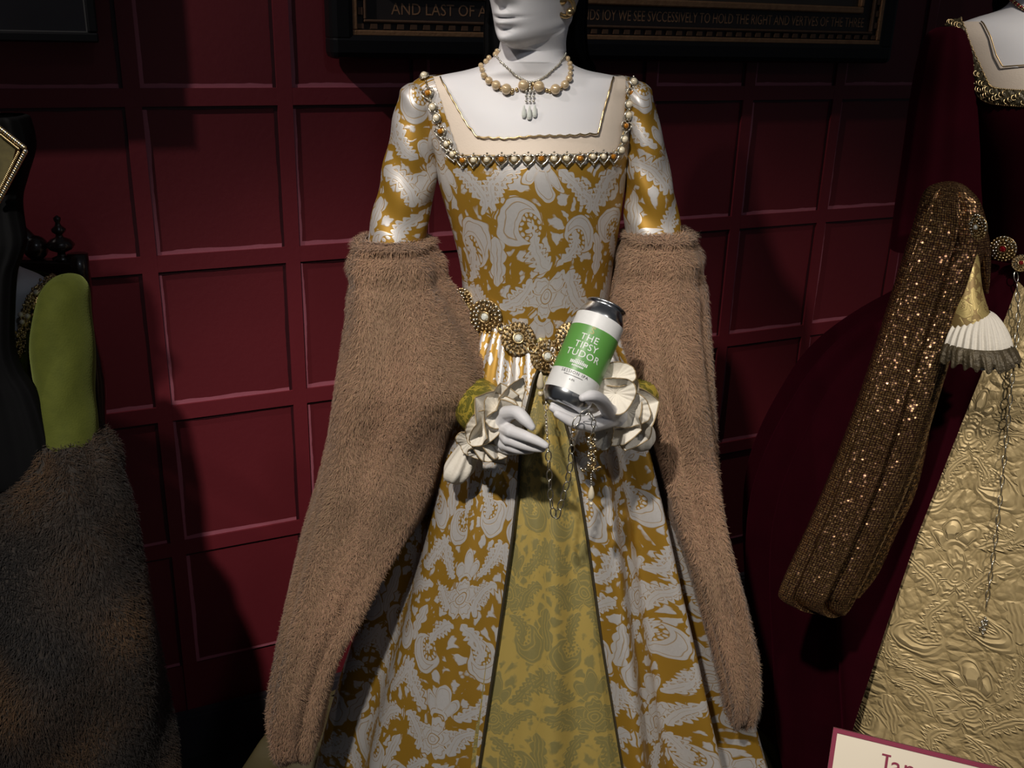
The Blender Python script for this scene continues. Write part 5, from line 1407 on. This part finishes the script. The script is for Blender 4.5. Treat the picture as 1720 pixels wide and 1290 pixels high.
# lap of the seated gown, in shadow
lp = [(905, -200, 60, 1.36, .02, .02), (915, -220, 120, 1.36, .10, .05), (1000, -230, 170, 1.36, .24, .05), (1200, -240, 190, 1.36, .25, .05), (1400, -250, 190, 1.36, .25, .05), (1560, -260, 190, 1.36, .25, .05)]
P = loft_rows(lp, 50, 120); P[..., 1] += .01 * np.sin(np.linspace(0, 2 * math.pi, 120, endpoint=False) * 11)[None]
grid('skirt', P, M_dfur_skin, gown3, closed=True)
# black hood with jewelled gable front and long velvet fall, its widened foot standing for shade on the bodice
hood3 = thing('gable_hood', 'black velvet gable hood with pearl edged gold lappet and long black fall', 'hood', tuple(at(-40, 300, 1.390)))
fl3 = [(195, -60, 30, 1.39, .03, .05), (204, -66, 40, 1.39, .035, .055), (250, -75, 50, 1.39, .035, .055), (300, -80, 38, 1.385, .03, .05), (340, -84, 32, 1.38, .03, .04), (400, -86, 42, 1.37, .03, .03), (430, -88, 36, 1.365, .03, .03), (460, -88, 26, 1.36, .03, .03), (520, -88, 22, 1.355, .03, .03), (580, -88, 22, 1.35, .03, .03), (620, -88, 34, 1.35, .03, .03), (660, -88, 58, 1.35, .03, .03), (730, -88, 80, 1.345, .03, .03), (800, -88, 95, 1.34, .03, .03), (815, -86, 96, 1.34, .025, .025), (818, -80, 90, 1.34, .005, .005)]
P = loft_rows(fl3, 90, 90, power=.8); P[..., 1] += .0015 * np.sin(np.linspace(0, 2 * math.pi, 90, endpoint=False) * 13)[None]
fall3 = grid('velvet_fall_and_shade', P, M_veil, hood3, closed=True); B3v = [bvh_of(fall3)]
def slab(name, px_pts, Y, thick, m, parent):
    A = [at(x, y, Y) for x, y in px_pts]; Bk = [p + np.array([0, thick, 0]) for p in A]; n = len(A)
    b = MB(); b.add(A + Bk, [tuple(range(n)), tuple(range(2 * n - 1, n - 1, -1))] + [(i, (i + 1) % n, n + (i + 1) % n, n + i) for i in range(n)])
    return b.build(name, m, parent, smooth=False)
slab('gold_lappet', [(-40, 232), (0, 226), (26, 250), (18, 282), (0, 312), (-40, 330)], 1.345, .008, mat('olive_gold_lappet_silk', (0.20, 0.165, 0.065), .5, .2, color2=(0.07, 0.06, 0.03), nscale=90), hood3)
sb = MB()
for k, (x, y) in enumerate(np.concatenate([np.linspace((-4, 212), (41, 248), 17), np.linspace((43, 254), (-2, 338), 26)])):
    sb.ball(at(x, y, 1.342), .0034, 1 if k % 2 else 0, 8, 6)
for k, (x, y) in enumerate(np.concatenate([np.linspace((-4, 222), (31, 250), 18), np.linspace((31, 256), (-2, 322), 26)])):
    sb.ball(at(x, y, 1.341), .0022, 0, 6, 4)
sb.build('pearl_edge', [M_gold, M_silver], hood3)
# carved chair behind
ch = thing('armchair', 'dark carved wooden armchair with turned finials behind the green gown', 'chair', (-0.9, 1.575, 0.0))
CY = 1.575
pr = at(152, 600, CY)[0]; pl = at(-230, 600, CY)[0]; ztop = at(150, 437, CY)[2]
def post(x, y, z0, z1, r, name):
    m = MB(); h = z1 - z0; prof = []
    for k in range(41):
        f = k / 40; rr = r * (1 + 0.28 * math.sin(f * 40) * (0.25 < f < 0.95)); prof.append((rr, z0 + h * f))
    prof = [(0, z0)] + prof + [(0, z1)]
    m.lathe(prof, 16, (x, y, 0)); return m.build(name, M_wood, ch)
post(pr, CY, 0, ztop + .01, .016, 'back_post'); post(pl, CY, 0, ztop + .01, .016, 'back_post')
post(pr, CY - .25, 0, .66, .018, 'front_leg'); post(pl, CY - .25, 0, .66, .018, 'front_leg')
def cbox(name, a, b, bev=.004):
    m = MB(); a = np.array(a, float); b = np.array(b, float); m.box((a + b) / 2, (b - a) / 2); o = m.build(name, M_wood, ch, smooth=False)
    d = o.modifiers.new('bevel', 'BEVEL'); d.width = bev; d.segments = 2; return o
cbox('top_rail', (pl, CY - .014, ztop - .045), (pr, CY + .014, ztop))
cbox('back_panel', (pl + .01, CY - .008, .50), (pr - .01, CY + .008, ztop - .045))
cbox('seat', (pl - .02, CY - .27, .42), (pr + .02, CY + .01, .46))
for x in (pl, pr): cbox('arm_rest', (x - .022, CY - .27, .66), (x + .022, CY - .01, .69), .008)
def finial(x, zb, s):
    m = MB(); m.lathe([(0, 0), (.016, 0), (.018, .006), (.008, .010), (.007, .016), (.020, .022), (.026, .030), (.018, .040), (.007, .045), (.006, .050), (.012, .055), (.013, .060), (.006, .066), (.004, .072), (.0065, .077), (.0065, .081), (0, .086)], 20, (x, CY, zb), np.eye(3) * s)
    m.build('finial', M_wood, ch)
finial(at(105, 437, CY)[0], ztop - .002, .86); finial(at(-190, 437, CY)[0], ztop - .002, .86)
cr = MB()
cres = [np.array([at(66, 430, CY)[0] + (t - 1) * 0.2 * 1.4, CY, ztop + .006 + .085 * math.sin(t * math.pi * .5) * (1 - .9 * max(0, (t - .75)) / .25)]) for t in np.linspace(0, 1, 24)]
cr.tube(cres, .013, 10); cr.ball(at(60, 416, CY), .020, 0, 14, 10); cr.build('carved_crest', M_wood, ch)
st = MB()
for k in range(9):
    st.ball((pr + .002, CY - .017, ztop - .03 - k * .042), .0042, 0, 8, 6)
st.build('brass_studs', M_brass, ch)

# ------------------------------------------------------------------ name card on a stand
TL = at(1400, 1222, 1.02)
best = min(np.linspace(.55, 1.05, 400), key=lambda Y: abs(at(1690, 1292, Y)[2] - TL[2]))
wv = unit(at(1690, 1292, best) - TL); mh = unit(np.array([wv[1], -wv[0], 0])); mh = mh if mh[1] < 0 else -mh
dv = unit(np.array([0, 0, -1]) * math.cos(.5) + mh * math.sin(.5)); nv = np.cross(dv, wv); nv = nv if nv @ (CAM - TL) > 0 else -nv
CWd, CHt = 0.34, 0.22
card = thing('name_card', 'cream name card with burgundy border and lettering in front of the burgundy gown', 'sign', tuple(TL + wv * CWd / 2 + dv * CHt - np.array([0, 0, .3])))
def cp3(x, y, n=0.0): return TL + wv * x + dv * y + nv * n
def cslab(name, x0, x1, y0, y1, n0, n1, m, parent):
    b = MB(); b.box(cp3((x0 + x1) / 2, (y0 + y1) / 2, (n0 + n1) / 2), ((x1 - x0) / 2, (y1 - y0) / 2, (n1 - n0) / 2), np.array([wv, -dv, nv])); return b.build(name, m, parent, smooth=False)
bd_ = cslab('board', 0, CWd, 0, CHt, -.006, 0, M_card, card)
for a in ((0, CWd, 0, .0052), (0, CWd, CHt - .0052, CHt), (0, .0052, .0052, CHt - .0052), (CWd - .0052, CWd, .0052, CHt - .0052)):
    cslab('border', *a, -.0062, .0012, M_card_red, card)
V, F = text_mesh('Jane Seymour', 0.030, 'LEFT', 1.08)
mb = MB(); mb.add([cp3(.062 + a, .0365 - b, .0009) for a, b, c in V], F)
def serif(x0, x1, y, h=.0022): mb.add([cp3(x0, y, .00095), cp3(x1, y, .00095), cp3(x1, y + h, .00095), cp3(x0, y + h, .00095)], [(0, 1, 2, 3)])
VJ, _F = text_mesh('J', 0.030, 'LEFT'); jx, jy = VJ[:, 0].max(), VJ[:, 1].max()
serif(.062 + jx - .0075, .062 + jx + .0028, .0365 - jy)
mb.build('lettering', M_card_red, card, smooth=False)
sp = MB(); foot = cp3(CWd / 2, CHt * .6, -.012)
sp.tube([foot, foot + np.array([0, .01, -.05]), np.array([foot[0], foot[1] + .02, .012])], .009, 12); sp.lathe([(0, 0.0), (.11, 0.0), (.11, .008), (.02, .014), (0, .014)], 32, (foot[0], foot[1] + .02, .0))
sp.build('stand', M_steel, card)
